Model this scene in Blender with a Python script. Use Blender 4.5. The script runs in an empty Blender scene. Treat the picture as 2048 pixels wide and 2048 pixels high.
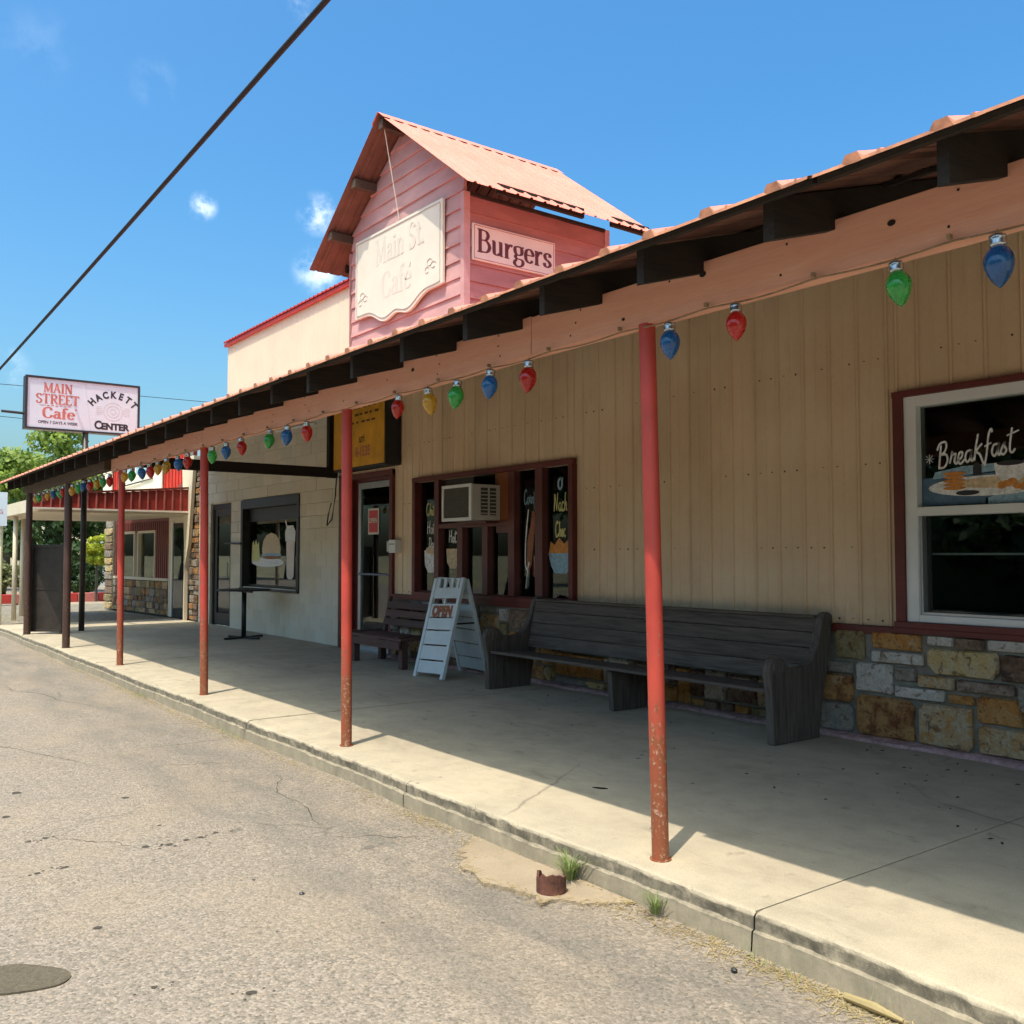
import bpy, math, random
import numpy as np
import mathutils.noise as mnoise
from mathutils import Vector, Matrix
random.seed(7)
rng = np.random.default_rng(7)
R = math.radians
scene = bpy.context.scene
col = scene.collection

# ---------------------------------------------------------------- camera
cam_data = bpy.data.cameras.new('camera')
cam = bpy.data.objects.new('camera', cam_data)
col.objects.link(cam)
cam_data.sensor_width = 36.0
cam_data.lens = 1874.0 / 2048.0 * 36.0
cam_data.clip_start = 0.05
cam_data.clip_end = 3000
yaw = R(36.81); pit = R(2.63)
fwd = Vector((-math.cos(yaw) * math.cos(pit), math.sin(yaw) * math.cos(pit), math.sin(pit)))
cam.location = (0, 0, 1.4)
cam.rotation_euler = fwd.to_track_quat('-Z', 'Y').to_euler()
scene.camera = cam

# ---------------------------------------------------------------- light
SUN = Vector((0.16, -0.355, 1.0)).normalized()
elev = math.asin(SUN.z)
sun_rot = math.atan2(SUN.x, SUN.y)
world = bpy.data.worlds.new("World"); scene.world = world
world.use_nodes = True
wn = world.node_tree; wn.nodes.clear()
def wnode(t, **k):
    n = wn.nodes.new(t)
    for a, b in k.items(): setattr(n, a, b)
    return n
w_out = wnode('ShaderNodeOutputWorld'); w_bg = wnode('ShaderNodeBackground')
w_bg.inputs['Strength'].default_value = 0.107
sky = wnode('ShaderNodeTexSky', sky_type='NISHITA', sun_disc=False, sun_elevation=elev, sun_rotation=sun_rot)
sky.air_density = 1.0; sky.dust_density = 5.0; sky.ozone_density = 1.6
hsv = wnode('ShaderNodeHueSaturation')
hsv.inputs['Saturation'].default_value = 1.5
tint = wnode('ShaderNodeMixRGB', blend_type='MULTIPLY'); tint.inputs['Fac'].default_value = 1
tint.inputs['Color2'].default_value = (.82, 1.04, .985, 1)
wn.links.new(sky.outputs[0], hsv.inputs['Color']); wn.links.new(hsv.outputs[0], tint.inputs['Color1'])
tc = wnode('ShaderNodeTexCoord')
cn = wnode('ShaderNodeTexNoise'); cn.inputs['Scale'].default_value = 26; cn.inputs['Detail'].default_value = 6
cn.inputs['Roughness'].default_value = 0.62
wn.links.new(tc.outputs['Generated'], cn.inputs['Vector'])
acc = None
# small cloud puffs: direction, angular radius, density
PUFFS = [((-.894, .295, .337), .017, .8), ((-.853, .397, .340), .026, .75), ((-.868, .404, .288), .030, .7),
         ((-.869, .239, .432), .028, .08), ((-.884, .148, .444), .040, .05), ((-.790, .347, .506), .020, .3),
         ((-.971, .141, .172), .026, .3),
         ((.5, .7, .35), .09, .8), ((.7, -.5, .4), .1, .8), ((-.3, -.9, .3), .12, .8), ((.1, .93, .35), .08, .7), ((-.75, -.5, .45), .07, .5)]
for d, rad, dens in PUFFS:
    d = Vector(d).normalized()
    dist = wnode('ShaderNodeVectorMath', operation='DISTANCE')
    dist.inputs[1].default_value = d
    wn.links.new(tc.outputs['Generated'], dist.inputs[0])
    m1 = wnode('ShaderNodeMapRange'); m1.interpolation_type = 'SMOOTHSTEP'
    m1.inputs['From Min'].default_value = rad; m1.inputs['From Max'].default_value = 0
    m1.inputs['To Min'].default_value = 0; m1.inputs['To Max'].default_value = dens
    wn.links.new(dist.outputs['Value'], m1.inputs['Value'])
    if acc is None: acc = m1.outputs[0]
    else:
        a = wnode('ShaderNodeMath', operation='MAXIMUM')
        wn.links.new(acc, a.inputs[0]); wn.links.new(m1.outputs[0], a.inputs[1]); acc = a.outputs[0]
nm = wnode('ShaderNodeMapRange'); nm.interpolation_type = 'SMOOTHSTEP'
nm.inputs['From Min'].default_value = 0.40; nm.inputs['From Max'].default_value = 0.66
wn.links.new(cn.outputs[0], nm.inputs['Value'])
mul = wnode('ShaderNodeMath', operation='MULTIPLY')
wn.links.new(acc, mul.inputs[0]); wn.links.new(nm.outputs[0], mul.inputs[1])
mx = wnode('ShaderNodeMixRGB')
mx.inputs['Color2'].default_value = (6.6, 7.0, 7.4, 1)
wn.links.new(mul.outputs[0], mx.inputs['Fac']); wn.links.new(tint.outputs[0], mx.inputs['Color1'])
wn.links.new(mx.outputs[0], w_bg.inputs['Color']); wn.links.new(w_bg.outputs[0], w_out.inputs[0])

sun_d = bpy.data.lights.new('sun', 'SUN'); sun_d.energy = 2.0; sun_d.angle = R(0.5)
sun_d.color = (1.0, 0.90, 0.74)
sun = bpy.data.objects.new('sun', sun_d); col.objects.link(sun)
sun.rotation_euler = (-SUN).to_track_quat('-Z', 'Y').to_euler()
sun.location = (4, -8, 20)
vs = scene.view_settings
vs.view_transform = 'Standard'; vs.look = 'None'; vs.gamma = 1; vs.use_curve_mapping = False
vs.exposure = 1.38
scene.cycles.max_bounces = 8
scene.cycles.transparent_max_bounces = 12

# ---------------------------------------------------------------- materials
class NT:
    def __init__(s, name):
        s.m = bpy.data.materials.new(name); s.m.use_nodes = True
        s.t = s.m.node_tree; s.t.nodes.clear()
        s.out = s.t.nodes.new('ShaderNodeOutputMaterial')
        s.p = s.t.nodes.new('ShaderNodeBsdfPrincipled')
        s.t.links.new(s.p.outputs[0], s.out.inputs[0])
        s.tc = s.t.nodes.new('ShaderNodeTexCoord')
    def n(s, t, **k):
        x = s.t.nodes.new(t)
        for a, b in k.items(): setattr(x, a, b)
        return x
    def l(s, a, b): s.t.links.new(a, b)
    def coords(s, stretch=(1, 1, 1), offset=None):
        mp = s.n('ShaderNodeMapping'); mp.inputs['Scale'].default_value = stretch
        s.l(s.tc.outputs['Object'], mp.inputs['Vector'])
        return mp.outputs[0]
    def noise(s, scale, detail=4, rough=.55, stretch=(1, 1, 1), dist=0.0):
        x = s.n('ShaderNodeTexNoise'); x.inputs['Scale'].default_value = scale
        x.inputs['Detail'].default_value = detail; x.inputs['Roughness'].default_value = rough
        x.inputs['Distortion'].default_value = dist
        s.l(s.coords(stretch), x.inputs['Vector']); return x.outputs[0]
    def voro(s, scale, stretch=(1, 1, 1), feature='F1', out='Color'):
        x = s.n('ShaderNodeTexVoronoi', feature=feature); x.inputs['Scale'].default_value = scale
        s.l(s.coords(stretch), x.inputs['Vector']); return x.outputs[out]
    def ramp(s, fac, stops, interp='LINEAR'):
        x = s.n('ShaderNodeValToRGB'); x.color_ramp.interpolation = interp
        e = x.color_ramp.elements
        while len(e) > 1: e.remove(e[-1])
        for i, (p, c) in enumerate(stops):
            if i == 0: e[0].position = p; el = e[0]
            else: el = e.new(p)
            el.color = (c[0], c[1], c[2], 1) if isinstance(c, tuple) else (c, c, c, 1)
        s.l(fac, x.inputs[0]); return x.outputs[0]
    def mix(s, fac, a, b, mode='MIX'):
        x = s.n('ShaderNodeMixRGB', blend_type=mode)
        for v, i in ((fac, 'Fac'), (a, 'Color1'), (b, 'Color2')):
            if isinstance(v, (int, float)): x.inputs[i].default_value = v if i == 'Fac' else (v, v, v, 1)
            elif isinstance(v, tuple): x.inputs[i].default_value = (v[0], v[1], v[2], 1)
            else: s.l(v, x.inputs[i])
        return x.outputs[0]
    def math(s, op, a, b=0.0):
        x = s.n('ShaderNodeMath', operation=op)
        for i, v in enumerate((a, b)):
            if isinstance(v, (int, float)): x.inputs[i].default_value = v
            else: s.l(v, x.inputs[i])
        return x.outputs[0]
    def sep(s):
        x = s.n('ShaderNodeSeparateXYZ'); s.l(s.tc.outputs['Object'], x.inputs[0]); return x.outputs
    def rnd(s):
        return s.n('ShaderNodeObjectInfo').outputs['Random']
    def set(s, color=None, rough=None, metal=None, bump=None, bstr=.3, bdist=.01, **k):
        p = s.p
        if color is not None:
            if isinstance(color, tuple): p.inputs['Base Color'].default_value = (*color, 1)
            else: s.l(color, p.inputs['Base Color'])
        if rough is not None:
            if isinstance(rough, (int, float)): p.inputs['Roughness'].default_value = rough
            else: s.l(rough, p.inputs['Roughness'])
        if metal is not None: p.inputs['Metallic'].default_value = metal
        if bump is not None:
            b = s.n('ShaderNodeBump'); b.inputs['Strength'].default_value = bstr; b.inputs['Distance'].default_value = bdist
            s.l(bump, b.inputs['Height']); s.l(b.outputs[0], p.inputs['Normal'])
        for a, v in k.items(): p.inputs[a.replace('_', ' ')].default_value = v
        return s.m

def simple(name, c, rough=.6, var=.25, scale=6, bump=.15, stretch=(1, 1, 1), metal=0, fine=40, objvar=0.0, **k):
    t = NT(name)
    n1 = t.noise(scale, 5, .6, stretch)
    n2 = t.noise(fine, 3, .6, stretch)
    d = tuple(x * (1 - var) for x in c); u = tuple(min(1, x * (1 + var * .6)) for x in c)
    cc = t.ramp(n1, [(.3, d), (.7, u)])
    cc = t.mix(.25 * min(1, var * 3), cc, t.ramp(n2, [(.3, .3), (.7, .8)]), 'SOFT_LIGHT')
    if objvar:
        cc = t.mix(1.0, cc, t.ramp(t.rnd(), [(0, 1 - objvar), (1, 1.0)]), 'MULTIPLY')
    return t.set(cc, rough, metal, n2, bump, .006, **k)

# concrete
def concrete(name, base, stain, kerb=False):
    t = NT(name)
    big = t.noise(.9, 6, .62); mid = t.noise(5, 5, .65); fine = t.noise(120, 3, .7)
    c = t.ramp(big, [(.32, stain), (.62, base)])
    c = t.mix(.32, c, t.ramp(mid, [(.28, .3), (.5, .5), (.75, .64)]), 'OVERLAY')
    c = t.mix(.35, c, t.ramp(fine, [(.3, .3), (.7, .7)]), 'OVERLAY')
    # gum spots and dark specks
    sp = t.voro(3.1, out='Distance'); spots = t.ramp(sp, [(.0, 1.0), (.05, 1.0), (.075, 0.0)])
    pick = t.ramp(t.noise(1.7, 2), [(.5, 0.0), (.56, 1.0)])
    c = t.mix(t.math('MULTIPLY', t.math('MULTIPLY', spots, pick), .75), c, (.05, .045, .04))
    sc = t.ramp(t.noise(2.2, 6, .7, (1, 3.5, 1), .6), [(.60, 0.0), (.70, 1.0)])
    c = t.mix(t.math('MULTIPLY', sc, .38), c, (.13, .12, .10))
    vc = t.n('ShaderNodeTexVoronoi', feature='DISTANCE_TO_EDGE'); vc.inputs['Scale'].default_value = .55
    dn = t.n('ShaderNodeTexNoise'); dn.inputs['Scale'].default_value = 3.5; dn.inputs['Detail'].default_value = 8
    t.l(t.coords(), dn.inputs['Vector']); cm_ = t.mix(.10, t.coords(), dn.outputs['Color']); t.l(cm_, vc.inputs['Vector'])
    hair = t.ramp(vc.outputs['Distance'], [(.0, 1.0), (.0025, .8), (.005, 0.0)])
    hair = t.math('MULTIPLY', hair, t.ramp(t.noise(.5, 2), [(.58, 0.0), (.64, 1.0)]))
    c = t.mix(t.math('MULTIPLY', hair, .55), c, (.06, .05, .04))
    grime = t.ramp(t.noise(1.6, 7, .75, (.6, 1.4, 1), .8), [(.52, 0.0), (.70, 1.0)])
    c = t.mix(t.math('MULTIPLY', grime, .34), c, (.17, .15, .105))
    if kerb:
        z = t.sep()[2]
        wob = t.math('ADD', z, t.math('MULTIPLY', t.math('SUBTRACT', t.noise(7, 4, .6, (1, 1, 2)), .5), .09))
        band = t.ramp(t.math('MULTIPLY', wob, -1.0), [(.012, 0.0), (.024, 1.0), (.062, .9), (.080, .10)])
        band = t.math('MULTIPLY', band, t.ramp(t.noise(11, 6, .8), [(.38, .0), (.52, .75), (.6, 1.0)]))
        low = t.ramp(t.math('MULTIPLY', z, -1.0), [(.012, 0.0), (.02, 1.0)])
        c = t.mix(t.math('MULTIPLY', low, .55), c, t.ramp(t.noise(6, 6, .75), [(.3, (.10, .085, .055)), (.5, (.20, .17, .12)), (.7, (.34, .29, .20))]))
        c = t.mix(t.math('MULTIPLY', band, .72), c, (.05, .045, .036))
    h = t.mix(.5, mid, fine)
    return t.set(c, .88, None, h, .35, .006)
mat_slab = concrete('worn_concrete', (.44, .375, .28), (.34, .29, .22), True)
mat_patch = concrete('pale_concrete', (.34, .265, .19), (.26, .205, .145))

# asphalt: bleached aggregate
t = NT('bleached_asphalt')
big = t.noise(.35, 5, .6); mid = t.noise(2.2, 6, .65); ag = t.voro(80); ag2 = t.voro(170)
agd = t.voro(80, out='Distance')
c = t.ramp(big, [(.30, (.112, .091, .073)), (.5, (.158, .129, .102)), (.72, (.205, .167, .132))])
c = t.mix(.5, c, t.ramp(mid, [(.25, .25), (.5, .5), (.72, .68)]), 'OVERLAY')
gr = t.ramp(ag, [(.0, (.035, .03, .025)), (.22, (.12, .105, .08)), (.30, (.20, .162, .128)), (.6, (.265, .214, .172)), (.82, (.44, .362, .298)), (1.0, (.36, .22, .12))])
gr2 = t.ramp(ag2, [(.0, (.08, .07, .06)), (.5, (.25, .215, .18)), (1.0, (.40, .35, .30))])
dk = t.ramp(t.voro(34, out='Distance'), [(.10, 1.0), (.17, 0.0)])
dk = t.math('MULTIPLY', dk, t.ramp(t.noise(14, 3, .6), [(.5, 0.0), (.6, 1.0)]))
c = t.mix(.62, c, gr); c = t.mix(.28, c, gr2)
c = t.mix(t.math('MULTIPLY', dk, .75), c, (.05, .043, .035))
c = t.mix(t.ramp(t.noise(.8, 4, .6), [(.5, 0.0), (.72, .35)]), c, (.33, .25, .17))
# dark fresh strips running along the kerb
xyz = t.sep()
yy = t.math('ADD', xyz[1], t.math('MULTIPLY', t.math('SUBTRACT', t.noise(.8, 4, .6), .5), .9))
strip = t.ramp(t.math('MULTIPLY', yy, .25), [(.46, 0.0), (.52, .8), (.57, .35), (.62, 1.0), (.69, .3), (.76, 0.0)])
strip = t.math('MULTIPLY', strip, t.ramp(t.noise(1.3, 5, .65, (1, 2.5, 1)), [(.36, 0.0), (.52, 1.0)]))
c = t.mix(t.math('MULTIPLY', strip, .45), c, (.085, .083, .078))
oil = t.ramp(t.noise(3.7, 3, .5, (1, 1.3, 1)), [(.70, 0.0), (.745, 1.0)])
c = t.mix(t.math('MULTIPLY', oil, .55), c, (.06, .055, .05))
pit_ = t.ramp(t.voro(9, out='Distance'), [(.05, 1.0), (.10, 0.0)])
pit_ = t.math('MULTIPLY', pit_, t.ramp(t.noise(1.9, 3), [(.54, 0.0), (.6, 1.0)]))
c = t.mix(t.math('MULTIPLY', pit_, .8), c, (.045, .04, .035))
crk = t.n('ShaderNodeTexVoronoi', feature='DISTANCE_TO_EDGE'); crk.inputs['Scale'].default_value = .9
cm = t.n('ShaderNodeMixRGB'); cm.inputs['Fac'].default_value = .12
t.l(t.coords(), cm.inputs['Color1']); nz = t.n('ShaderNodeTexNoise'); nz.inputs['Scale'].default_value = 6; nz.inputs['Detail'].default_value = 6
t.l(nz.outputs['Color'], cm.inputs['Color2']); t.l(cm.outputs[0], crk.inputs['Vector'])
crack = t.ramp(crk.outputs['Distance'], [(.0, 1.0), (.006, .7), (.012, 0.0)])
crack = t.math('MULTIPLY', crack, t.ramp(t.noise(.6, 3), [(.60, 0.0), (.66, 1.0)]))
c = t.mix(t.math('MULTIPLY', crack, .6), c, (.05, .045, .04))
h = t.mix(.5, t.ramp(agd, [(0, 1.0), (.6, 0.0)]), t.noise(60, 4, .7))
h = t.mix(t.math('MULTIPLY', pit_, .8), h, 0.0); h = t.mix(t.math('MULTIPLY', crack, .8), h, 0.0)
mat_asphalt = t.set(c, .92, None, h, .8, .008)
mat_ground = simple('dry_ground', (.27, .24, .14), .95, .5, .3, .3)
mat_txtbrown_ = simple('tar_crumb', (.055, .045, .035), .95, .4, 60, .3)
mat_tar = simple('tar_patch', (.105, .085, .058), .95, .35, 70, .8, fine=160)

# red painted post with chips to rust
def post_mat(name, paint, rust, amt):
    t = NT(name)
    z = t.sep()[2]
    n = t.noise(38, 5, .7, (1, 1, .6)); n2 = t.noise(9, 4, .6, (1, 1, .35))
    # wear grows towards the foot
    wear = t.math('ADD', t.math('MULTIPLY', n, .6), t.math('MULTIPLY', n2, .4))
    lim = t.ramp(t.math('MULTIPLY', z, .4), [(.0, .52), (.12, .50), (.30, .475), (.42, .43), (.52, .34), (1.0, .24)])
    ch = t.ramp(t.math('ADD', wear, t.math('SUBTRACT', lim, .5)), [(.50, 0.0), (.54, 1.0)])
    chip = t.ramp(t.noise(60, 3, .6), [(.34, (.42, .27, .20)), (.47, rust)])
    pc = t.mix(.6, paint, t.ramp(t.noise(4, 4), [(.3, .35), (.7, .6)]), 'OVERLAY')
    rz = t.ramp(t.math('MULTIPLY', z, .4), [(.0, 1.0), (.14, .85), (.30, .3), (.42, 0.0)])
    pc = t.mix(t.math('MULTIPLY', rz, t.ramp(n2, [(.25, .5), (.5, 1.0)])), pc, rust)
    c = t.mix(t.math('MULTIPLY', ch, amt), pc, chip)
    return t.set(c, .5, None, t.mix(.5, n, ch), .35, .003)
mat_post = post_mat('red_post_paint', (.50, .055, .038), (.23, .07, .028), .9)
mat_postdark = post_mat('dark_brown_post', (.075, .035, .028), (.06, .03, .02), .5)  # darker brown colours for the two far posts

def boards(name, c1, c2, rough=.75, axis=0, scale=4, bump=.4, objvar=.2):
    t = NT(name)
    st = [1, 1, 1]
    for i in range(3):
        if i != axis: st[i] = 14
    g = t.noise(scale, 6, .65, tuple(st), .3); f = t.noise(scale * 7, 4, .7, tuple(st))
    c = t.ramp(g, [(.28, c1), (.5, tuple((a + b) / 2 for a, b in zip(c1, c2))), (.72, c2)])
    c = t.mix(.3, c, t.ramp(f, [(.3, .3), (.7, .7)]), 'OVERLAY')
    if objvar: c = t.mix(1.0, c, t.ramp(t.rnd(), [(0, 1 - objvar), (1, 1.0)]), 'MULTIPLY')
    return t.set(c, rough, None, t.mix(.5, g, f), bump, .004)
mat_beam = boards('salmon_beam_paint', (.76, .36, .245), (.84, .45, .32), .7, 0, 1.6, .25, .06)
mat_brownbeam = boards('bare_brown_timber', (.045, .028, .018), (.12, .075, .05), .85, 0)
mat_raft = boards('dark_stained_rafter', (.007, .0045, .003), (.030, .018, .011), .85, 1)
mat_pew = boards('weathered_pew_oak', (.040, .032, .026), (.17, .138, .112), .7, 0, 3, .6, .25)
mat_pewend = boards('weathered_pew_end', (.042, .032, .027), (.165, .138, .115), .7, 2, 3, .6, .2)
mat_bench = boards('red_brown_bench', (.065, .028, .024), (.15, .075, .062), .65, 0, 3, .4, .3)
mat_ply = boards('orange_plywood', (.20, .055, .012), (.34, .11, .025), .6, 2, 3, .2, 0)
mat_black = simple('black_iron', (.014, .014, .015), .5, .3, 12, .1)
mat_panel = simple('brown_black_steel', (.036, .028, .023), .45, .4, 5, .15)
mat_trim = simple('dark_red_trim', (.13, .020, .014), .55, .3, 3, .15)
mat_mull = simple('maroon_mullion_paint', (.12, .028, .022), .5, .3, 3, .1)
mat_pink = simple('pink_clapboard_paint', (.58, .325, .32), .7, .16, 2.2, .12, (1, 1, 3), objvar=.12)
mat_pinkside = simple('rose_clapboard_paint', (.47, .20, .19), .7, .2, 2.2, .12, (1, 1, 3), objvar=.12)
mat_cream = simple('cream_metal', (.68, .59, .45), .6, .07, 1.4, .05)
mat_redmetal = simple('red_metal', (.46, .035, .022), .5, .25, 3, .1)
mat_fascia = simple('dark_red_fascia', (.26, .022, .016), .5, .3, 3, .1); mat_fasciarib = simple('red_fascia_rib', (.42, .11, .09), .5, .2, 3, .1)
mat_maroon = simple('maroon_ribbed_wall', (.20, .045, .035), .55, .25, 3, .1)
mat_foot = simple('pink_footing_paint', (.46, .29, .29), .85, .4, 18, .7)
mat_mortar = simple('grey_mortar', (.22, .21, .175), .95, .3, 14, .6)
mat_white = simple('white_vinyl', (.74, .74, .72), .4, .06, 3, .04)
mat_board = simple('white_plastic', (.60, .66, .68), .45, .1, 4, .06)
mat_boardback = mat_board
mat_acw = simple('air_conditioner_casing', (.58, .55, .49), .5, .12, 5, .1)
mat_acg = simple('dirty_condenser_fins', (.075, .070, .055), .7, .35, 30, .6)
mat_alu = simple('aluminium', (.42, .43, .45), .35, .1, 10, .05, metal=.8)
mat_chrome = simple('chromed_plastic', (.55, .55, .55), .25, .1, 10, .05, metal=.9)
mat_cord = simple('tan_cord', (.30, .19, .11), .8, .3, 20, .2)
mat_blackrub = simple('black_cable_sheath', (.006, .007, .010), .8, .05, 8, .1)
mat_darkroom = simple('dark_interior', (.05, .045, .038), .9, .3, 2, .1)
mat_wood_i = simple('interior_wood', (.09, .05, .03), .6, .3, 3, .1)
mat_rust = simple('rusty_pipe', (.12, .045, .03), .9, .5, 22, .8)
mat_signface = simple('lit_sign_acrylic', (.58, .65, .74), .35, .04, 2, .02)
mat_signwhite = simple('painted_sign_board', (.70, .67, .57), .55, .07, 3, .05)
mat_signpink = simple('pale_pink_sign', (.80, .68, .60), .55, .08, 3, .05)
mat_yellow = simple('faded_yellow_sign', (.78, .38, .03), .5, .25, 4, .05)
mat_txtdark = simple('dark_maroon_lettering', (.13, .02, .025), .5, .2, 9, .02)
mat_txtred = simple('faded_red_lettering', (.50, .15, .12), .5, .25, 9, .02)
mat_txtblack = simple('black_lettering', (.02, .02, .025), .5, .2, 9, .02)
mat_txtfaint = simple('bleached_lettering', (.64, .60, .53), .6, .05, 9, .02)
mat_txtfaint2 = simple('bleached_scroll', (.45, .42, .38), .6, .05, 9, .02)
mat_txtbrown = simple('brown_lettering', (.10, .05, .01), .6, .2, 9, .02)
mat_emblem = simple('grey_emblem', (.55, .57, .60), .5, .1, 9, .02)
mat_pw = simple('white_window_paint', (.86, .86, .82), .6, .38, 34, .02)
mat_py = simple('yellow_window_paint', (.72, .68, .28), .6, .38, 34, .02)
mat_po = simple('orange_window_paint', (.66, .26, .05), .6, .3, 30, .02)
mat_pt = simple('tan_window_paint', (.68, .52, .33), .6, .38, 34, .02)
mat_pb = simple('blue_window_paint', (.28, .46, .58), .6, .38, 34, .02)
mat_pdb = simple('navy_window_paint', (.08, .16, .25), .6, .2, 20, .02)
mat_pbr = simple('brown_window_paint', (.30, .10, .04), .6, .3, 30, .02)
mat_pred = simple('red_window_paint', (.55, .05, .04), .6, .2, 20, .02)
mat_signred = simple('red_sign_print', (.60, .04, .05), .5, .1, 9, .02)
mat_postyel = simple('cream_sign_post', (.70, .66, .45), .6, .15, 9, .1)

# metal wall panels
def siding(name, c):
    t = NT(name)
    n = t.noise(1.1, 5, .6, (1, 1, .5)); f = t.noise(30, 3, .6)
    cc = t.ramp(n, [(.3, tuple(x * .86 for x in c)), (.7, c)])
    cc = t.mix(.12, cc, t.ramp(f, [(.3, .3), (.7, .7)]), 'OVERLAY')
    cc = t.mix(1.0, cc, t.ramp(t.rnd(), [(0, .87), (1, 1.0)]), 'MULTIPLY')
    drip = t.ramp(t.noise(3, 4, .7, (9, 1, .5)), [(.60, 0.0), (.75, .25)])
    cc = t.mix(drip, cc, tuple(x * .45 for x in c))
    zz = t.sep()[2]
    gr = t.math('MULTIPLY', t.ramp(t.math('MULTIPLY', zz, .5), [(.43, .55), (.50, .22), (.62, 0.0)]), t.ramp(t.noise(6, 5, .75, (1.5, 1, .8)), [(.35, 0.0), (.65, 1.0)]))
    cc = t.mix(gr, cc, (.20, .14, .085))
    fd = t.ramp(t.noise(.55, 4, .6), [(.42, 0.0), (.62, .6)]); cc = t.mix(fd, cc, (.80, .64, .44))
    dn_ = t.ramp(t.noise(.8, 5, .65, (1, 1, .4)), [(.52, 0.0), (.72, .45)]); cc = t.mix(dn_, cc, (.50, .35, .20))
    sc = t.ramp(t.noise(14, 4, .7, (5, 1, .5)), [(.66, 0.0), (.72, .5)]); cc = t.mix(sc, cc, (.30, .20, .12))
    return t.set(cc, t.ramp(t.noise(3, 4), [(.3, .42), (.7, .65)]), None, t.noise(3.2, 4, .55, (2, 1, .5)), .35, .03)
mat_siding = siding('tan_metal_siding', (.78, .555, .345))
# salmon roofing
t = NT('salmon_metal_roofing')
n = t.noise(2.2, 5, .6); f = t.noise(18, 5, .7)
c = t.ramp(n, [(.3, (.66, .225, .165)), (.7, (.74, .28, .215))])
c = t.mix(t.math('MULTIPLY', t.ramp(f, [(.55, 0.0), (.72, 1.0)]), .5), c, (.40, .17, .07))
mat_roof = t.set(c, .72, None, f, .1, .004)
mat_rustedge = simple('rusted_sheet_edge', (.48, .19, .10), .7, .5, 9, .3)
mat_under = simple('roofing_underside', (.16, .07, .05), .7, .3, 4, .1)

# painted cinder block
t = NT('painted_cinder_block')
n = t.noise(1.3, 5, .6); f = t.noise(70, 4, .7); z = t.sep()[2]
c = t.ramp(n, [(.3, (.68, .59, .43)), (.7, (.76, .68, .52))])
c = t.mix(t.ramp(t.noise(.7, 3), [(.4, 0.0), (.65, .6)]), c, (.70, .67, .60))
c = t.mix(1.0, c, t.ramp(t.rnd(), [(0, .90), (1, 1.0)]), 'MULTIPLY')
mat_block = t.set(c, .85, None, f, .5, .006)

# ashlar stones
STONE_C = dict(ol=((.20, .15, .06), (.30, .25, .13)), **{'or': ((.45, .17, .03), (.50, .27, .09))}, lg=((.50, .44, .37), (.60, .56, .50)),
    br=((.16, .10, .07), (.26, .18, .12)), cr=((.56, .48, .33), (.56, .40, .17)), gy=((.23, .20, .16), (.32, .29, .24)),
    oc=((.48, .24, .06), (.50, .40, .26)), pu=((.14, .08, .06), (.32, .24, .19)), ru=((.19, .065, .02), (.46, .25, .09)),
    db=((.07, .04, .03), (.22, .13, .08)), bg=((.22, .22, .21), (.34, .30, .25)))
mat_stone = {}
for k, (a, b) in STONE_C.items():
    t = NT('ashlar_stone_' + k)
    n = t.noise(9, 6, .68, dist=.5); f = t.noise(45, 5, .7)
    c = t.ramp(n, [(.38, a), (.56, b)])
    bl = t.ramp(t.noise(14, 5, .7, dist=.8), [(.54, 0.0), (.62, 1.0)])
    c = t.mix(t.math('MULTIPLY', bl, .75), c, (.12, .045, .015))
    lt = t.ramp(t.noise(7, 5, .7), [(.60, 0.0), (.68, 1.0)])
    c = t.mix(t.math('MULTIPLY', lt, .6), c, (.48, .40, .28))
    c = t.mix(.45, c, t.ramp(f, [(.3, .25), (.7, .7)]), 'OVERLAY')
    mat_stone[k] = t.set(c, .85, None, t.mix(.45, t.noise(16, 6, .7), f), 1.0, .03)

def glass(name, tint=(.75, .8, .78)):
    t = NT(name); t.t.nodes.remove(t.p)
    tr = t.n('ShaderNodeBsdfTransparent'); tr.inputs[0].default_value = (*tint, 1)
    gl = t.n('ShaderNodeBsdfGlossy'); gl.inputs['Roughness'].default_value = .015; gl.inputs[0].default_value = (.9, .95, .95, 1)
    fr = t.n('ShaderNodeFresnel'); fr.inputs[0].default_value = 1.5
    b = t.n('ShaderNodeBump'); b.inputs['Strength'].default_value = .05; b.inputs['Distance'].default_value = .01
    t.l(t.noise(1.3, 2), b.inputs['Height']); t.l(b.outputs[0], gl.inputs['Normal'])
    mx_ = t.n('ShaderNodeMixShader')
    t.l(fr.outputs[0], mx_.inputs[0]); t.l(tr.outputs[0], mx_.inputs[1]); t.l(gl.outputs[0], mx_.inputs[2])
    t.l(mx_.outputs[0], t.out.inputs[0]); return t.m
mat_glass = glass('window_glass')

def bulbmat(name, c):
    t = NT(name)
    return t.set(t.mix(1.0, t.mix(.5, c, t.ramp(t.noise(30, 3), [(.3, .3), (.7, .7)]), 'OVERLAY'), t.ramp(t.rnd(), [(0, .7), (1, 1.0)]), 'MULTIPLY'), t.ramp(t.noise(40, 4), [(.35, .10), (.65, .32)]), None, t.voro(38), .6, .012, Transmission_Weight=.5, IOR=1.35, Coat_Weight=.6)
BULB = dict(red=bulbmat('red_bulb_plastic', (.75, .03, .02)), blue=bulbmat('blue_bulb_plastic', (.03, .20, .55)),
            green=bulbmat('green_bulb_plastic', (.06, .55, .10)), yellow=bulbmat('yellow_bulb_plastic', (.85, .48, .04)))

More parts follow.
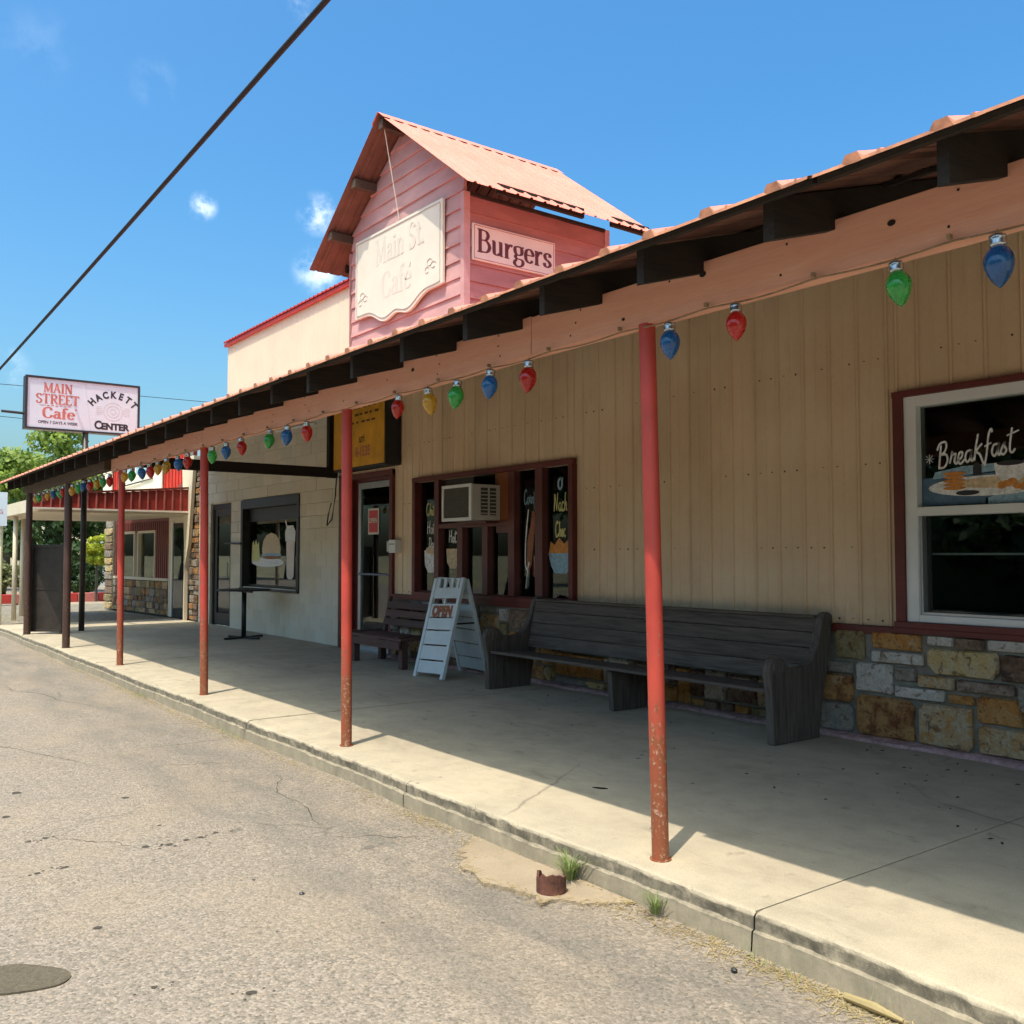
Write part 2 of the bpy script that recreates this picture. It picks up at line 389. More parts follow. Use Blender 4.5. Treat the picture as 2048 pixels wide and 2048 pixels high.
def leafmat(name, a, b):
    t = NT(name)
    n = t.n('ShaderNodeTexNoise'); n.inputs['Scale'].default_value = 1.1; n.inputs['Detail'].default_value = 5
    t.l(t.coords(), n.inputs['Vector'])
    c = t.ramp(n.outputs[0], [(.3, a), (.7, b)])
    c = t.mix(.5, c, t.ramp(t.voro(3.0), [(0, .3), (1, .75)]), 'OVERLAY')
    m = t.set(c, .6)
    m.node_tree.nodes.remove(t.out)
    out = t.n('ShaderNodeOutputMaterial')
    tl = t.n('ShaderNodeBsdfTranslucent'); t.l(c, tl.inputs[0])
    mm = t.n('ShaderNodeMixShader'); mm.inputs[0].default_value = .35
    t.l(t.p.outputs[0], mm.inputs[1]); t.l(tl.outputs[0], mm.inputs[2]); t.l(mm.outputs[0], out.inputs[0])
    return m
mat_leaf = leafmat('tree_leaves', (.11, .18, .025), (.32, .42, .07))
mat_leafd = leafmat('dark_tree_leaves', (.022, .055, .014), (.065, .12, .03))
mat_leafy = leafmat('lime_shrub_leaves', (.30, .36, .02), (.50, .52, .05))
mat_leafp = leafmat('dusty_hedge_leaves', (.10, .13, .04), (.26, .25, .09))
mat_grass = leafmat('weed_blades', (.14, .22, .05), (.36, .40, .16))
mat_straw = leafmat('straw', (.33, .25, .12), (.52, .42, .22))
mat_bark = simple('bark', (.08, .06, .045), .95, .4, 8, .6, (1, 1, .3))

# ---------------------------------------------------------------- mesh helpers
class MB:
    def __init__(s): s.v = []; s.f = []; s.m = []; s.cur = 0
    def add(s, vs_, fs_):
        o = len(s.v); s.v += [tuple(v) for v in vs_]
        for f in fs_: s.f.append(tuple(i + o for i in f)); s.m.append(s.cur)
        return s
    def box(s, x0, y0, z0, x1, y1, z1):
        if x0 > x1: x0, x1 = x1, x0
        if y0 > y1: y0, y1 = y1, y0
        if z0 > z1: z0, z1 = z1, z0
        return s.add([(x0, y0, z0), (x1, y0, z0), (x1, y1, z0), (x0, y1, z0), (x0, y0, z1), (x1, y0, z1), (x1, y1, z1), (x0, y1, z1)],
              [(0, 3, 2, 1), (4, 5, 6, 7), (0, 1, 5, 4), (1, 2, 6, 5), (2, 3, 7, 6), (3, 0, 4, 7)])
    def bar(s, a, b, w, h, up=(0, 0, 1)):
        a = Vector(a); b = Vector(b); d = (b - a).normalized(); up = Vector(up)
        r = d.cross(up)
        if r.length < 1e-4: r = d.cross(Vector((1, 0, 0)))
        r.normalize(); u = r.cross(d)
        c = [(-1, -1), (1, -1), (1, 1), (-1, 1)]
        vs_ = [a + r * w / 2 * i + u * h / 2 * j for i, j in c] + [b + r * w / 2 * i + u * h / 2 * j for i, j in c]
        return s.add(vs_, [(0, 3, 2, 1), (4, 5, 6, 7), (0, 1, 5, 4), (1, 2, 6, 5), (2, 3, 7, 6), (3, 0, 4, 7)])
    def tube(s, pts, r, n=10, cap=True):
        pts = [Vector(p) for p in pts]; rs = r if isinstance(r, (list, tuple)) else [r] * len(pts)
        rings = []; vs_ = []
        for i, p in enumerate(pts):
            d = (pts[min(i + 1, len(pts) - 1)] - pts[max(i - 1, 0)]).normalized()
            a = Vector((0, 0, 1)) if abs(d.z) < .9 else Vector((1, 0, 0))
            x = d.cross(a).normalized(); y = x.cross(d)
            vs_ += [p + (x * math.cos(2 * math.pi * k / n) + y * math.sin(2 * math.pi * k / n)) * rs[i] for k in range(n)]
        fs_ = []
        for i in range(len(pts) - 1):
            for k in range(n):
                k2 = (k + 1) % n
                fs_.append((i * n + k, (i + 1) * n + k, (i + 1) * n + k2, i * n + k2))
        if cap:
            fs_.append(tuple(range(n))); fs_.append(tuple(reversed(range((len(pts) - 1) * n, len(pts) * n))))
        return s.add(vs_, fs_)
    def lathe(s, c, prof, n=16):
        return s.tube([(c[0], c[1], c[2] + z) for r, z in prof], [max(r, 1e-4) for r, z in prof], n)
    def prism(s, pts, o, u, v, w, depth):
        """polygon pts (2D) in frame o + u*a + v*b, extruded along w by depth"""
        o, u, v, w = map(Vector, (o, u, v, w)); n = len(pts)
        vs_ = [o + u * a + v * b for a, b in pts] + [o + u * a + v * b + w * depth for a, b in pts]
        fs_ = [tuple(range(n)), tuple(reversed(range(n, 2 * n)))] + [(i, i + n, (i + 1) % n + n, (i + 1) % n) for i in range(n)]
        return s.add(vs_, fs_)
    def mesh(s, name, org=(0, 0, 0), mats=(), smooth=False, fix=True):
        me = bpy.data.meshes.new(name)
        ox, oy, oz = org
        me.from_pydata([(x - ox, y - oy, z - oz) for x, y, z in s.v], [], s.f)
        for m_ in mats: me.materials.append(m_)
        if len(mats) > 1:
            me.polygons.foreach_set('material_index', s.m)
        if fix:
            import bmesh
            bm = bmesh.new(); bm.from_mesh(me); bmesh.ops.recalc_face_normals(bm, faces=bm.faces); bm.to_mesh(me); bm.free()
        if smooth:
            me.polygons.foreach_set('use_smooth', [True] * len(me.polygons))
        me.update(); return me

def root_loc(o):
    l = Vector((0, 0, 0))
    while o is not None: l += o.location; o = o.parent
    return l
def obj(name, mb, mat, parent=None, bevel=0, smooth=False, label=None, loc=None, fix=True, autosmooth=False):
    org = root_loc(parent) if parent else Vector(loc if loc else (0, 0, 0))
    mats = mat if isinstance(mat, (list, tuple)) else [mat]
    me = mb.mesh(name, org, mats, smooth, fix)
    o = bpy.data.objects.new(name, me); col.objects.link(o)
    if parent: o.parent = parent
    elif loc: o.location = loc
    if bevel:
        b = o.modifiers.new('bevel', 'BEVEL'); b.width = bevel; b.segments = 2; b.limit_method = 'ANGLE'; b.angle_limit = R(40)
    if label: o['label'] = label
    return o
def thing(name, loc, label, cat, group=None):
    o = bpy.data.objects.new(name, None); col.objects.link(o); o.location = loc; o.empty_display_size = .1
    o['label'] = label; o['category'] = cat
    if group: o['group'] = group
    return o
def tag(o, label, cat, group=None):
    o['label'] = label; o['category'] = cat
    if group: o['group'] = group
    return o
def struct(name, mb, mat, **k):
    o = obj(name, mb, mat, **k); o['kind'] = 'structure'; return o
def copy_tree(o, parent=None):
    c = o.copy(); col.objects.link(c); c.parent = parent
    for ch in list(o.children): copy_tree(ch, c)
    return c

# ---------------------------------------------------------------- lettering
def catmull(pts, n=6):
    if len(pts) < 3: return pts
    out = []
    P = [pts[0]] + list(pts) + [pts[-1]]
    for i in range(1, len(P) - 2):
        p0, p1, p2, p3 = P[i - 1], P[i], P[i + 1], P[i + 2]
        for k in range(n):
            t_ = k / n
            out.append(tuple(.5 * ((2 * p1[j]) + (-p0[j] + p2[j]) * t_ + (2 * p0[j] - 5 * p1[j] + 4 * p2[j] - p3[j]) * t_ ** 2 + (-p0[j] + 3 * p1[j] - 3 * p2[j] + p3[j]) * t_ ** 3) for j in (0, 1)))
    out.append(tuple(pts[-1])); return out
# glyphs: (advance, [ (kind, points) ]) kind: l line, c smooth curve, s serif bar (thin)
G = {
 'B': (.74, [('l', [(.16, 0), (.16, 1)]), ('s', [(.02, 1), (.3, 1)]), ('s', [(.02, 0), (.3, 0)]), ('c', [(.2, .98), (.46, .96), (.58, .78), (.46, .57), (.2, .54)]), ('c', [(.2, .54), (.5, .52), (.66, .29), (.52, .05), (.2, .02)])]),
 'u': (.68, [('c', [(.16, .6), (.16, .3), (.18, .08), (.32, .02), (.48, .12)]), ('l', [(.52, 0), (.52, .62)]), ('s', [(.04, .62), (.2, .62)]), ('s', [(.4, .62), (.56, .62)]), ('s', [(.48, .01), (.64, .01)])]),
 'r': (.52, [('l', [(.16, 0), (.16, .62)]), ('s', [(.04, .62), (.2, .62)]), ('s', [(.04, 0), (.3, 0)]), ('c', [(.18, .4), (.28, .56), (.38, .62), (.46, .56)])]),
 'g': (.60, [('c', [(.30, .64), (.12, .58), (.1, .42), (.18, .28), (.32, .25), (.46, .32), (.48, .48), (.42, .6), (.28, .64)]), ('c', [(.20, .27), (.12, .16), (.22, .08), (.44, .06), (.54, -.04), (.48, -.2), (.28, -.27), (.1, -.2), (.08, -.08), (.2, .04)]), ('l', [(.44, .6), (.58, .64)])]),
 'e': (.56, [('c', [(.1, .36), (.48, .36), (.46, .52), (.32, .63), (.14, .54), (.09, .32), (.14, .1), (.32, .01), (.48, .12)])]),
 's': (.50, [('c', [(.41, .48), (.38, .6), (.24, .64), (.11, .54), (.16, .38), (.34, .27), (.42, .13), (.28, .01), (.12, .05), (.08, .18)])]),
 'M': (.98, [('l', [(.16, 0), (.16, 1)]), ('l', [(.16, 1), (.48, .08)]), ('l', [(.48, .08), (.80, 1)]), ('l', [(.82, 0), (.82, 1)]), ('s', [(.04, 1), (.24, 1)]), ('s', [(.74, 1), (.94, 1)]), ('s', [(.04, 0), (.28, 0)]), ('s', [(.7, 0), (.94, 0)])]),
 'A': (.76, [('l', [(.10, 0), (.36, 1)]), ('l', [(.36, 1), (.64, 0)]), ('s', [(.2, .35), (.54, .35)]), ('s', [(.0, 0), (.2, 0)]), ('s', [(.52, 0), (.76, 0)])]),
 'I': (.38, [('l', [(.18, 0), (.18, 1)]), ('s', [(.06, 1), (.3, 1)]), ('s', [(.06, 0), (.3, 0)])]),
 'N': (.82, [('l', [(.14, 0), (.14, 1)]), ('l', [(.14, 1), (.66, 0)]), ('l', [(.66, 0), (.66, 1)]), ('s', [(.02, 1), (.2, 1)]), ('s', [(.56, 1), (.78, 1)]), ('s', [(.04, 0), (.24, 0)])]),
 'S': (.62, [('c', [(.5, .8), (.42, .96), (.24, .98), (.10, .82), (.18, .6), (.42, .44), (.52, .22), (.38, .02), (.18, .02), (.08, .22)])]),
 'T': (.72, [('l', [(.34, 0), (.34, 1)]), ('s', [(.02, 1), (.66, 1)]), ('s', [(.2, 0), (.48, 0)]), ('s', [(.03, .84), (.03, 1)]), ('s', [(.65, .84), (.65, 1)])]),
 'R': (.74, [('l', [(.16, 0), (.16, 1)]), ('s', [(.04, 1), (.3, 1)]), ('s', [(.04, 0), (.3, 0)]), ('c', [(.2, .98), (.46, .96), (.58, .76), (.46, .54), (.2, .5)]), ('l', [(.34, .5), (.64, 0)]), ('s', [(.56, 0), (.72, 0)])]),
 'E': (.66, [('l', [(.16, 0), (.16, 1)]), ('s', [(.04, 1), (.58, 1)]), ('s', [(.16, .52), (.46, .52)]), ('s', [(.04, 0), (.6, 0)]), ('s', [(.57, .82), (.57, 1)]), ('s', [(.59, 0), (.59, .18)])]),
 'C': (.74, [('c', [(.62, .74), (.54, .94), (.34, .99), (.14, .84), (.08, .5), (.14, .16), (.34, .01), (.56, .08), (.66, .28)])]),
 'a': (.58, [('c', [(.12, .5), (.22, .63), (.38, .6), (.42, .46), (.42, .1), (.5, .01), (.57, .06)]), ('c', [(.42, .38), (.2, .34), (.1, .18), (.18, .02), (.32, .04), (.42, .16)])]),
 'f': (.40, [('c', [(.42, .9), (.34, 1.0), (.2, .92), (.18, .74), (.18, 0)]), ('s', [(.04, .6), (.36, .6)]), ('s', [(.06, 0), (.3, 0)])]),
 'n': (.66, [('l', [(.15, 0), (.15, .62)]), ('c', [(.15, .44), (.3, .62), (.46, .56), (.5, .36), (.5, 0)]), ('s', [(.03, .62), (.18, .62)]), ('s', [(.03, 0), (.26, 0)]), ('s', [(.4, 0), (.62, 0)])]),
 'i': (.32, [('l', [(.15, 0), (.15, .62)]), ('s', [(.03, .62), (.18, .62)]), ('s', [(.03, 0), (.27, 0)]), ('l', [(.15, .8), (.15, .88)])]),
 't': (.42, [('c', [(.18, .86), (.18, .2), (.24, .02), (.38, .08)]), ('s', [(.04, .62), (.36, .62)])]),
 '.': (.28, [('l', [(.12, 0), (.12, .09)])]),
 "'": (.1, [('l', [(-.3, .8), (-.18, .95)])]),
 ' ': (.36, []),
}
# brush script for the painted window
SCR = {
 'B': (.62, [('c', [(.10, .0), (.14, .35), (.22, .92)]), ('c', [(.02, .74), (.16, .98), (.42, 1.0), (.48, .82), (.38, .62), (.2, .54)]), ('c', [(.2, .54), (.46, .50), (.52, .26), (.36, .03), (.08, .04)])]),
 'r': (.36, [('c', [(.0, .12), (.1, .4), (.14, .56), (.16, .44), (.3, .44), (.24, .16), (.34, .06), (.42, .16)])]),
 'e': (.36, [('c', [(.0, .14), (.22, .26), (.26, .44), (.12, .44), (.06, .2), (.16, .02), (.38, .16)])]),
 'a': (.42, [('c', [(.32, .44), (.12, .42), (.04, .18), (.14, .02), (.28, .18), (.34, .46), (.3, .14), (.36, .02), (.46, .14)])]),
 'k': (.48, [('c', [(.04, .0), (.12, .5), (.24, 1.0)]), ('c', [(.42, .6), (.14, .36), (.30, .2), (.46, -.16), (.58, -.2)])]),
 'f': (.34, [('c', [(.02, -.28), (.14, .2), (.24, .86), (.36, 1.06), (.40, .92)]), ('l', [(.04, .46), (.36, .54)])]),
 's': (.32, [('c', [(.0, .12), (.2, .46), (.16, .34), (.26, .14), (.14, .0), (.02, .06)])]),
 't': (.40, [('c', [(.22, .92), (.12, .4), (.10, .1), (.2, .0), (.34, .12)]), ('l', [(-.02, .66), (.52, .76)])]),
 ' ': (.2, []),
 'N': (.66, [('c', [(.06, 0), (.12, .5), (.16, .95)]), ('l', [(.16, .95), (.42, .04)]), ('c', [(.42, .04), (.48, .5), (.56, 1.0)])]),
 'c': (.36, [('c', [(.30, .42), (.18, .48), (.06, .3), (.08, .08), (.2, .0), (.34, .12)])]),
 'h': (.42, [('c', [(.04, 0), (.12, .5), (.18, 1.0)]), ('c', [(.08, .2), (.22, .46), (.32, .36), (.28, .1), (.40, .04)])]),
 'o': (.40, [('c', [(.2, .46), (.06, .34), (.06, .1), (.2, .0), (.32, .16), (.3, .38), (.2, .46), (.4, .40)])]),
 'C': (.56, [('c', [(.48, .8), (.36, .98), (.14, .8), (.06, .4), (.16, .04), (.36, .02), (.52, .2)])]),
 'i': (.24, [('c', [(.06, .44), (.04, .14), (.12, .0), (.22, .12)]), ('l', [(.1, .62), (.12, .7)])]),
 'l': (.24, [('c', [(.2, 1.0), (.08, .5), (.06, .1), (.14, .0), (.24, .12)])]),
 'D': (.62, [('c', [(.1, .02), (.16, .5), (.2, .96)]), ('c', [(.04, .9), (.4, .96), (.54, .6), (.42, .14), (.04, .02)])]),
 'H': (.64, [('c', [(.08, 0), (.16, .96)]), ('c', [(.44, 0), (.52, 1.0)]), ('l', [(.1, .48), (.5, .54)])]),
 'g': (.42, [('c', [(.32, .44), (.12, .42), (.04, .2), (.16, .04), (.3, .2), (.34, .46), (.28, -.2), (.1, -.28), (.04, -.14)])]),
 'u': (.44, [('c', [(.06, .46), (.04, .14), (.16, .0), (.28, .14), (.34, .46), (.3, .14), (.42, .04)])]),
 'n': (.44, [('c', [(.04, 0), (.1, .46)]), ('c', [(.08, .2), (.22, .46), (.32, .36), (.28, .1), (.40, .04)])]),
}
def glyph_width(text, font, size, xs=1, track=0): return sum(font[c][0] * size * xs + track for c in text)
def letters(mb, text, o, u, v, w, size, font=G, thick=.16, thin=.05, xs=1.0, track=0, depth=.003, rot=0, align='c', mono=False):
    """lettering as raised ribbons; o origin, u right, v up, w outward normal"""
    o, u, v, w = Vector(o), Vector(u).normalized(), Vector(v).normalized(), Vector(w).normalized()
    W = glyph_width(text, font, size, xs, track)
    x = -W / 2 if align == 'c' else 0.0
    ca, sa = math.cos(rot), math.sin(rot)
    k_ = 0
    for c in text:
        adv, strokes = font[c]
        for kind, pts in strokes:
            pp = catmull(pts) if kind == 'c' else pts
            L = []; Rr = []
            n = len(pp)
            for i, p in enumerate(pp):
                a = pp[max(i - 1, 0)]; b = pp[min(i + 1, n - 1)]
                dx, dy = b[0] - a[0], b[1] - a[1]; l_ = math.hypot(dx, dy) or 1
                dx /= l_; dy /= l_
                if mono: wd = thick * (1 if 0 < i < n - 1 else .7)
                elif kind == 's': wd = thin
                else: wd = thin + (thick - thin) * abs(dy) ** 1.5
                if kind == 'l' and not mono and c in 'AMN' : wd = thick if dy * dx <= 0 and abs(dx) > .01 or (c == 'M' and abs(dx) < .01 and p[0] > .5) else thin * 1.3
                L.append((p[0] - dy * wd / 2, p[1] + dx * wd / 2)); Rr.append((p[0] + dy * wd / 2, p[1] - dx * wd / 2))
            e = k_ * .00012; k_ += 1
            vs_ = []
            for q in L + Rr:
                X = x + q[0] * size * xs; Y = q[1] * size
                X, Y = X * ca - Y * sa, X * sa + Y * ca
                vs_.append(o + u * X + v * Y + w * (depth + e))
            vb = [q - w * (depth + e) for q in vs_]
            m_ = len(L)
            fs_ = [(i, i + 1, m_ + i + 1, m_ + i) for i in range(m_ - 1)]
            N = len(vs_)
            fs_ += [(i, N + i, N + i + 1, i + 1) for i in range(m_ - 1)] + [(m_ + i, m_ + i + 1, N + m_ + i + 1, N + m_ + i) for i in range(m_ - 1)]
            mb.add(vs_ + vb, fs_)
        x += adv * size * xs + track
    return mb
def sans(mb, text, o, u, v, w, size, rot=0, xs=1.0, depth=.003, bold=0.0):
    """plain lettering from the built-in typeface"""
    cu = bpy.data.curves.new('lettering', 'FONT'); cu.body = text; cu.size = size; cu.align_x = 'CENTER'; cu.align_y = 'CENTER'
    cu.offset = bold; cu.resolution_u = 3
    ob = bpy.data.objects.new('lettering_source', cu); col.objects.link(ob)
    dg = bpy.context.evaluated_depsgraph_get(); me = ob.evaluated_get(dg).to_mesh()
    o, u, v, w = Vector(o), Vector(u).normalized(), Vector(v).normalized(), Vector(w).normalized()
    ca, sa = math.cos(rot), math.sin(rot)
    vs_ = []
    for p in me.vertices:
        X, Y = p.co.x * xs, p.co.y; X, Y = X * ca - Y * sa, X * sa + Y * ca
        vs_.append(o + u * X + v * Y + w * depth)
    fs_ = [tuple(f.vertices) for f in me.polygons]
    mb.add(vs_, fs_)
    ob.evaluated_get(dg).to_mesh_clear(); bpy.data.objects.remove(ob); bpy.data.curves.remove(cu)
    return mb
def blob(mb, cx, cz, rx, rz, y, n=20, jag=0.0, depth=.002, d=(0, -1, 0)):
    pts = [(cx + rx * math.cos(a) * (1 + random.uniform(-jag, jag)), cz + rz * math.sin(a) * (1 + random.uniform(-jag, jag))) for a in [2 * math.pi * i / n for i in range(n)]]
    mb.prism(pts, (0, y, 0), (1, 0, 0), (0, 0, 1), d, depth); return mb

U, V, Wn = (1, 0, 0), (0, 0, 1), (0, -1, 0)
# ================================================================= ground, road, pavement
mb = MB()
N = 48; rr = [0, 30, 80, 200, 600, 1400]
mb.v = [(0, 0, -.20)]
for r_ in rr[1:]:
    for k in range(N): mb.v.append((r_ * math.cos(2 * math.pi * k / N), r_ * math.sin(2 * math.pi * k / N), -.20))
for k in range(N): mb.f.append((0, 1 + k, 1 + (k + 1) % N))
for j in range(1, len(rr) - 1):
    for k in range(N):
        a = 1 + (j - 1) * N; b = 1 + j * N
        mb.f.append((a + k, b + k, b + (k + 1) % N, a + (k + 1) % N))
mb.m = [0] * len(mb.f)
struct('ground', mb, mat_ground)

def sheet(x0, x1, y0, y1, dx, dy, zf):
    mb = MB(); nx = int(round((x1 - x0) / dx)); ny = int(round((y1 - y0) / dy))
    for j in range(ny + 1):
        for i in range(nx + 1):
            x = x0 + (x1 - x0) * i / nx; y = y0 + (y1 - y0) * j / ny
            mb.v.append((x, y, zf(x, y)))
    for j in range(ny):
        for i in range(nx):
            a = j * (nx + 1) + i; mb.f.append((a, a + 1, a + nx + 2, a + nx + 1))
    mb.m = [0] * len(mb.f); return mb
def roadz(x, y):
    z = -.150 + .006 * math.sin(x * .9 + 1.3 * math.sin(y * 1.1)) * math.cos(y * 1.7) + .003 * math.sin(x * 4.1 + y * 2.3) + .0015 * math.sin(11 * x - 7 * y)
    return z - .012 * max(0, 1 - abs(y - 2.55) / .6) * (.5 + .5 * math.sin(x * 1.3))
mb = sheet(-30, 6, -3, 3.0, .075, .075, roadz)
for (x0, x1, y0, y1) in ((-30, 6, -12, -3), (6, 30, -12, 3.0), (-70, -30, -12, 12)):
    b = sheet(x0, x1, y0, y1, 2, 1.0, lambda x, y: -.150); mb.add(b.v, b.f)
road = struct('road', mb, mat_asphalt, smooth=True, fix=False)

# irregular concrete patch at the foot of the kerb
pp = [(-4.32, 2.99), (-4.12, 2.78), (-3.98, 2.66), (-3.72, 2.60), (-3.5, 2.66), (-3.34, 2.66), (-3.22, 2.80), (-3.06, 2.985)]
pp2 = []
for i in range(len(pp)):
    a, b = pp[i], pp[(i + 1) % len(pp)]
    for k in range(5):
        t_ = k / 5; j = 0 if i == len(pp) - 1 else .018
        pp2.append((a[0] + (b[0] - a[0]) * t_ + random.uniform(-j, j) * 1.8, a[1] + (b[1] - a[1]) * t_ + random.uniform(-j, j) * 1.8))
mb = MB().prism(pp2, (0, 0, -.1440), (1, 0, 0), (0, 1, 0), (0, 0, -1), .04)
patch = struct('concrete_patch', mb, mat_patch)
# round tar patch on the road (irregular disc)
pts = [(.175 * math.cos(a) * (1 + .10 * math.sin(2 * a + .5) + random.uniform(-.015, .015)), .115 * math.sin(a) * (1 + .10 * math.sin(3 * a) + random.uniform(-.02, .02))) for a in [2 * math.pi * i / 40 for i in range(40)]]
mb = MB().prism(pts, (-3.895, .66, roadz(-3.895, .66) + .0055), (.77, .64, 0), (-.64, .77, 0), (0, 0, -1), .012)
tag(obj('tar_patch', mb, mat_tar), 'dark oval tar patch on the grey road, lower left corner', 'tar patch')

# chipped pits and tar crumbs in the road surface
mb = MB()
PITS = [(-5.72, 1.08, .03), (-5.70, .99, .025), (-5.21, 1.47, .035), (-5.17, 1.58, .035), (-5.2, 1.68, .03), (-5.21, 1.76, .03), (-5.25, 1.86, .025), (-5.12, 1.06, .03), (-5.1, .93, .03), (-5.59, 1.65, .02), (-6.35, 1.66, .04), (-6.91, 1.12, .05), (-6.29, .97, .04), (-3.26, 1.29, .03), (-3.52, 1.03, .02), (-4.38, 1.74, .015), (-4.22, 1.0, .03)]
for (x, y, s_) in PITS:
    for k in range(1 if s_ >= .04 or (x, y) == (-4.22, 1.0) else 6):
        xx = x + random.gauss(0, .03) * (k > 0); yy = y + random.gauss(0, .05) * (k > 0); r_ = s_ * (1 if k == 0 else random.uniform(.15, .5))
        a0 = random.uniform(0, 3); n_ = 9
        P_ = [(xx + r_ * .8 * math.cos(a0 + q * .698) * random.uniform(.6, 1.1), yy + r_ * math.sin(a0 + q * .698) * random.uniform(.4, .8)) for q in range(n_)]
        z_ = roadz(xx, yy) + .0016
        mb.add([(p[0], p[1], z_) for p in P_], [tuple(range(n_))])
o = obj('road_pits', mb, mat_txtbrown_, fix=False); o['kind'] = 'stuff'; tag(o, 'small dark pits and tar crumbs broken into the road surface', 'road pits')
mb = MB()
def crack(x0, y0, x1, y1, w=.004, n=26):
    L_, R_ = [], []
    for i in range(n + 1):
        t_ = i / n; d_ = Vector((x1 - x0, y1 - y0)).normalized()
        o_ = mnoise.noise(Vector((x0 + t_ * 5, y0, 1.0))) * .09 + mnoise.noise(Vector((x0 + t_ * 17, y1, 4.0))) * .035
        x = x0 + (x1 - x0) * t_ - d_.y * o_; y = y0 + (y1 - y0) * t_ + d_.x * o_; ww = w * random.uniform(.25, 1) * math.sin(math.pi * min(1, max(.03, t_)))
        L_.append((x - d_.y * ww, y + d_.x * ww, roadz(x, y) + .0014)); R_.append((x + d_.y * ww, y - d_.x * ww, roadz(x, y) + .0014))
    k = len(L_); mb.add(L_ + R_, [(i, i + 1, k + i + 1, k + i) for i in range(k - 1)])
crack(-5.9, 1.0, -5.15, 1.5); crack(-6.6, 2.7, -4.9, 2.35, .005); crack(-4.9, 2.35, -4.35, 2.8, .005); 
crack(-9.5, 1.0, -7.2, 1.8, .006); crack(-7.2, 1.8, -6.9, 2.8, .005); crack(-13, 1.8, -10, 2.4, .008); 
o = obj('road_cracks', mb, mat_txtbrown_, fix=False); o['kind'] = 'stuff'; tag(o, 'thin dark cracks wandering across the worn road', 'road cracks')

# sidewalk: slabs cast between joints, rough kerb face towards the road
sidewalk = bpy.data.objects.new('sidewalk', None); col.objects.link(sidewalk); sidewalk['kind'] = 'structure'
joints = [5.55, 2.89, .23, -2.43, -5.09, -7.75, -10.41, -13.07, -15.73, -18.39, -21.2]
for i in range(len(joints) - 1):
    x1, x0 = joints[i] - .004, joints[i + 1] + .004
    mb = MB(); nx = 150 if x0 > -12 else 60
    sink = random.uniform(-.002, .002)
    rows = [(0, 6.52, 0), (1, 3.06, 0), (2, 3.022, -.001), (3, 3.006, -.006), (4, 3.0, -.020), (5, 3.002, -.066), (6, 2.985, -.074), (7, 2.98, -.16)]
    for r_, y, z in rows:
        for k in range(nx + 1):
            x = x0 + (x1 - x0) * k / nx
            jit = 0 if r_ < 2 else .0012
            wav = .010 * math.sin(x * 1.9 + .6) + .006 * math.sin(x * 5.3)
            e = .006 if (k in (0, nx) and r_ in (2, 3)) else 0
            nz_ = mnoise.noise(Vector((x * 9, r_ * 1.7, 3.1))) * .007 + mnoise.noise(Vector((x * 31, r_ * 2.9, 7.7))) * .0035
            chipv = max(0, mnoise.noise(Vector((x * 3.3, 11.0, 2.0))) - .28) * .07 if r_ in (2, 3, 4) else 0
            chipv += max(0, mnoise.noise(Vector((x * 15, 4.0, 9.0))) - .40) * .05 if r_ in (3, 4) else 0
            mb.v.append((x, y + ((wav + nz_) if r_ > 1 else 0) + e + chipv, z + sink + (nz_ * .6 if r_ > 3 else 0) - e * .5 - (chipv * .8 if r_ in (3,) else 0)))
    for r_ in range(len(rows) - 1):
        for k in range(nx):
            a = r_ * (nx + 1) + k; mb.f.append((a, a + nx + 1, a + nx + 2, a + 1))
    mb.m = [0] * len(mb.f)
    n0 = len(mb.v)
    mb.add([(x0, 6.5, -.1), (x0, 3.02, -.1), (x0, 3.02, sink), (x0, 6.5, sink)], [(0, 1, 2, 3)])
    mb.add([(x1, 6.5, -.1), (x1, 3.02, -.1), (x1, 3.02, sink), (x1, 6.5, sink)], [(0, 3, 2, 1)])
    o = obj('slab', mb, mat_slab, sidewalk, fix=False)
    o.data.polygons.foreach_set('use_smooth', [False] * len(o.data.polygons))
mb = MB().box(-21.2, 3.03, -.14, 5.55, 6.5, -.022)
obj('joint_bed', mb, mat_mortar, sidewalk)
# far pavements beyond the porch
mb = MB().box(-29.5, 3.2, -.3, -21.21, 7.0, -.03)
struct('forecourt', mb, mat_slab)
mb = MB().box(-34.5, 5.2, -.3, -29.6, 9.5, -.10)
struct('cross_street_edge', mb, mat_patch)

# litter of dry grass along the kerb foot: stuff
mb = MB()
def litter(x, y, z, L, mbk, flat=.25):
    a = random.uniform(0, math.pi * 2); dz = random.uniform(0, flat) * L
    w = random.uniform(.0012, .003)
    d = Vector((math.cos(a) * L, math.sin(a) * L, dz)); s_ = Vector((-math.sin(a), math.cos(a), 0)) * w
    p = Vector((x, y, z + .002)); mbk.add([p - s_, p + s_, p + d], [(0, 1, 2)])
for cx, n, sp in [(-3.0, 260, .30), (-2.6, 160, .35), (-4.75, 280, .22), (-5.6, 120, .35), (-7.6, 420, .7), (-9.2, 420, .6), (-10.8, 520, .6), (-12.5, 420, .9), (-14.5, 320, 1.0), (-1.9, 420, .3), (-1.5, 300, .3), (-2.2, 200, .3), (-6.5, 160, .5), (-17, 300, 1.5)]:
    for _ in range(n):
        x = random.gauss(cx, sp); y = 2.965 - abs(random.gauss(0, .07))
        litter(x, y, roadz(x, y) + .001, random.uniform(.02, .06), mb)
for _ in range(520):
    a_, b_ = random.choice(list(zip(pp2[:-1], pp2[1:]))); t_ = random.random()
    x = a_[0] + (b_[0] - a_[0]) * t_ + random.gauss(0, .025); y = min(2.97, a_[1] + (b_[1] - a_[1]) * t_ + random.gauss(0, .025))
    litter(x, y, -.143, random.uniform(.012, .035), mb)
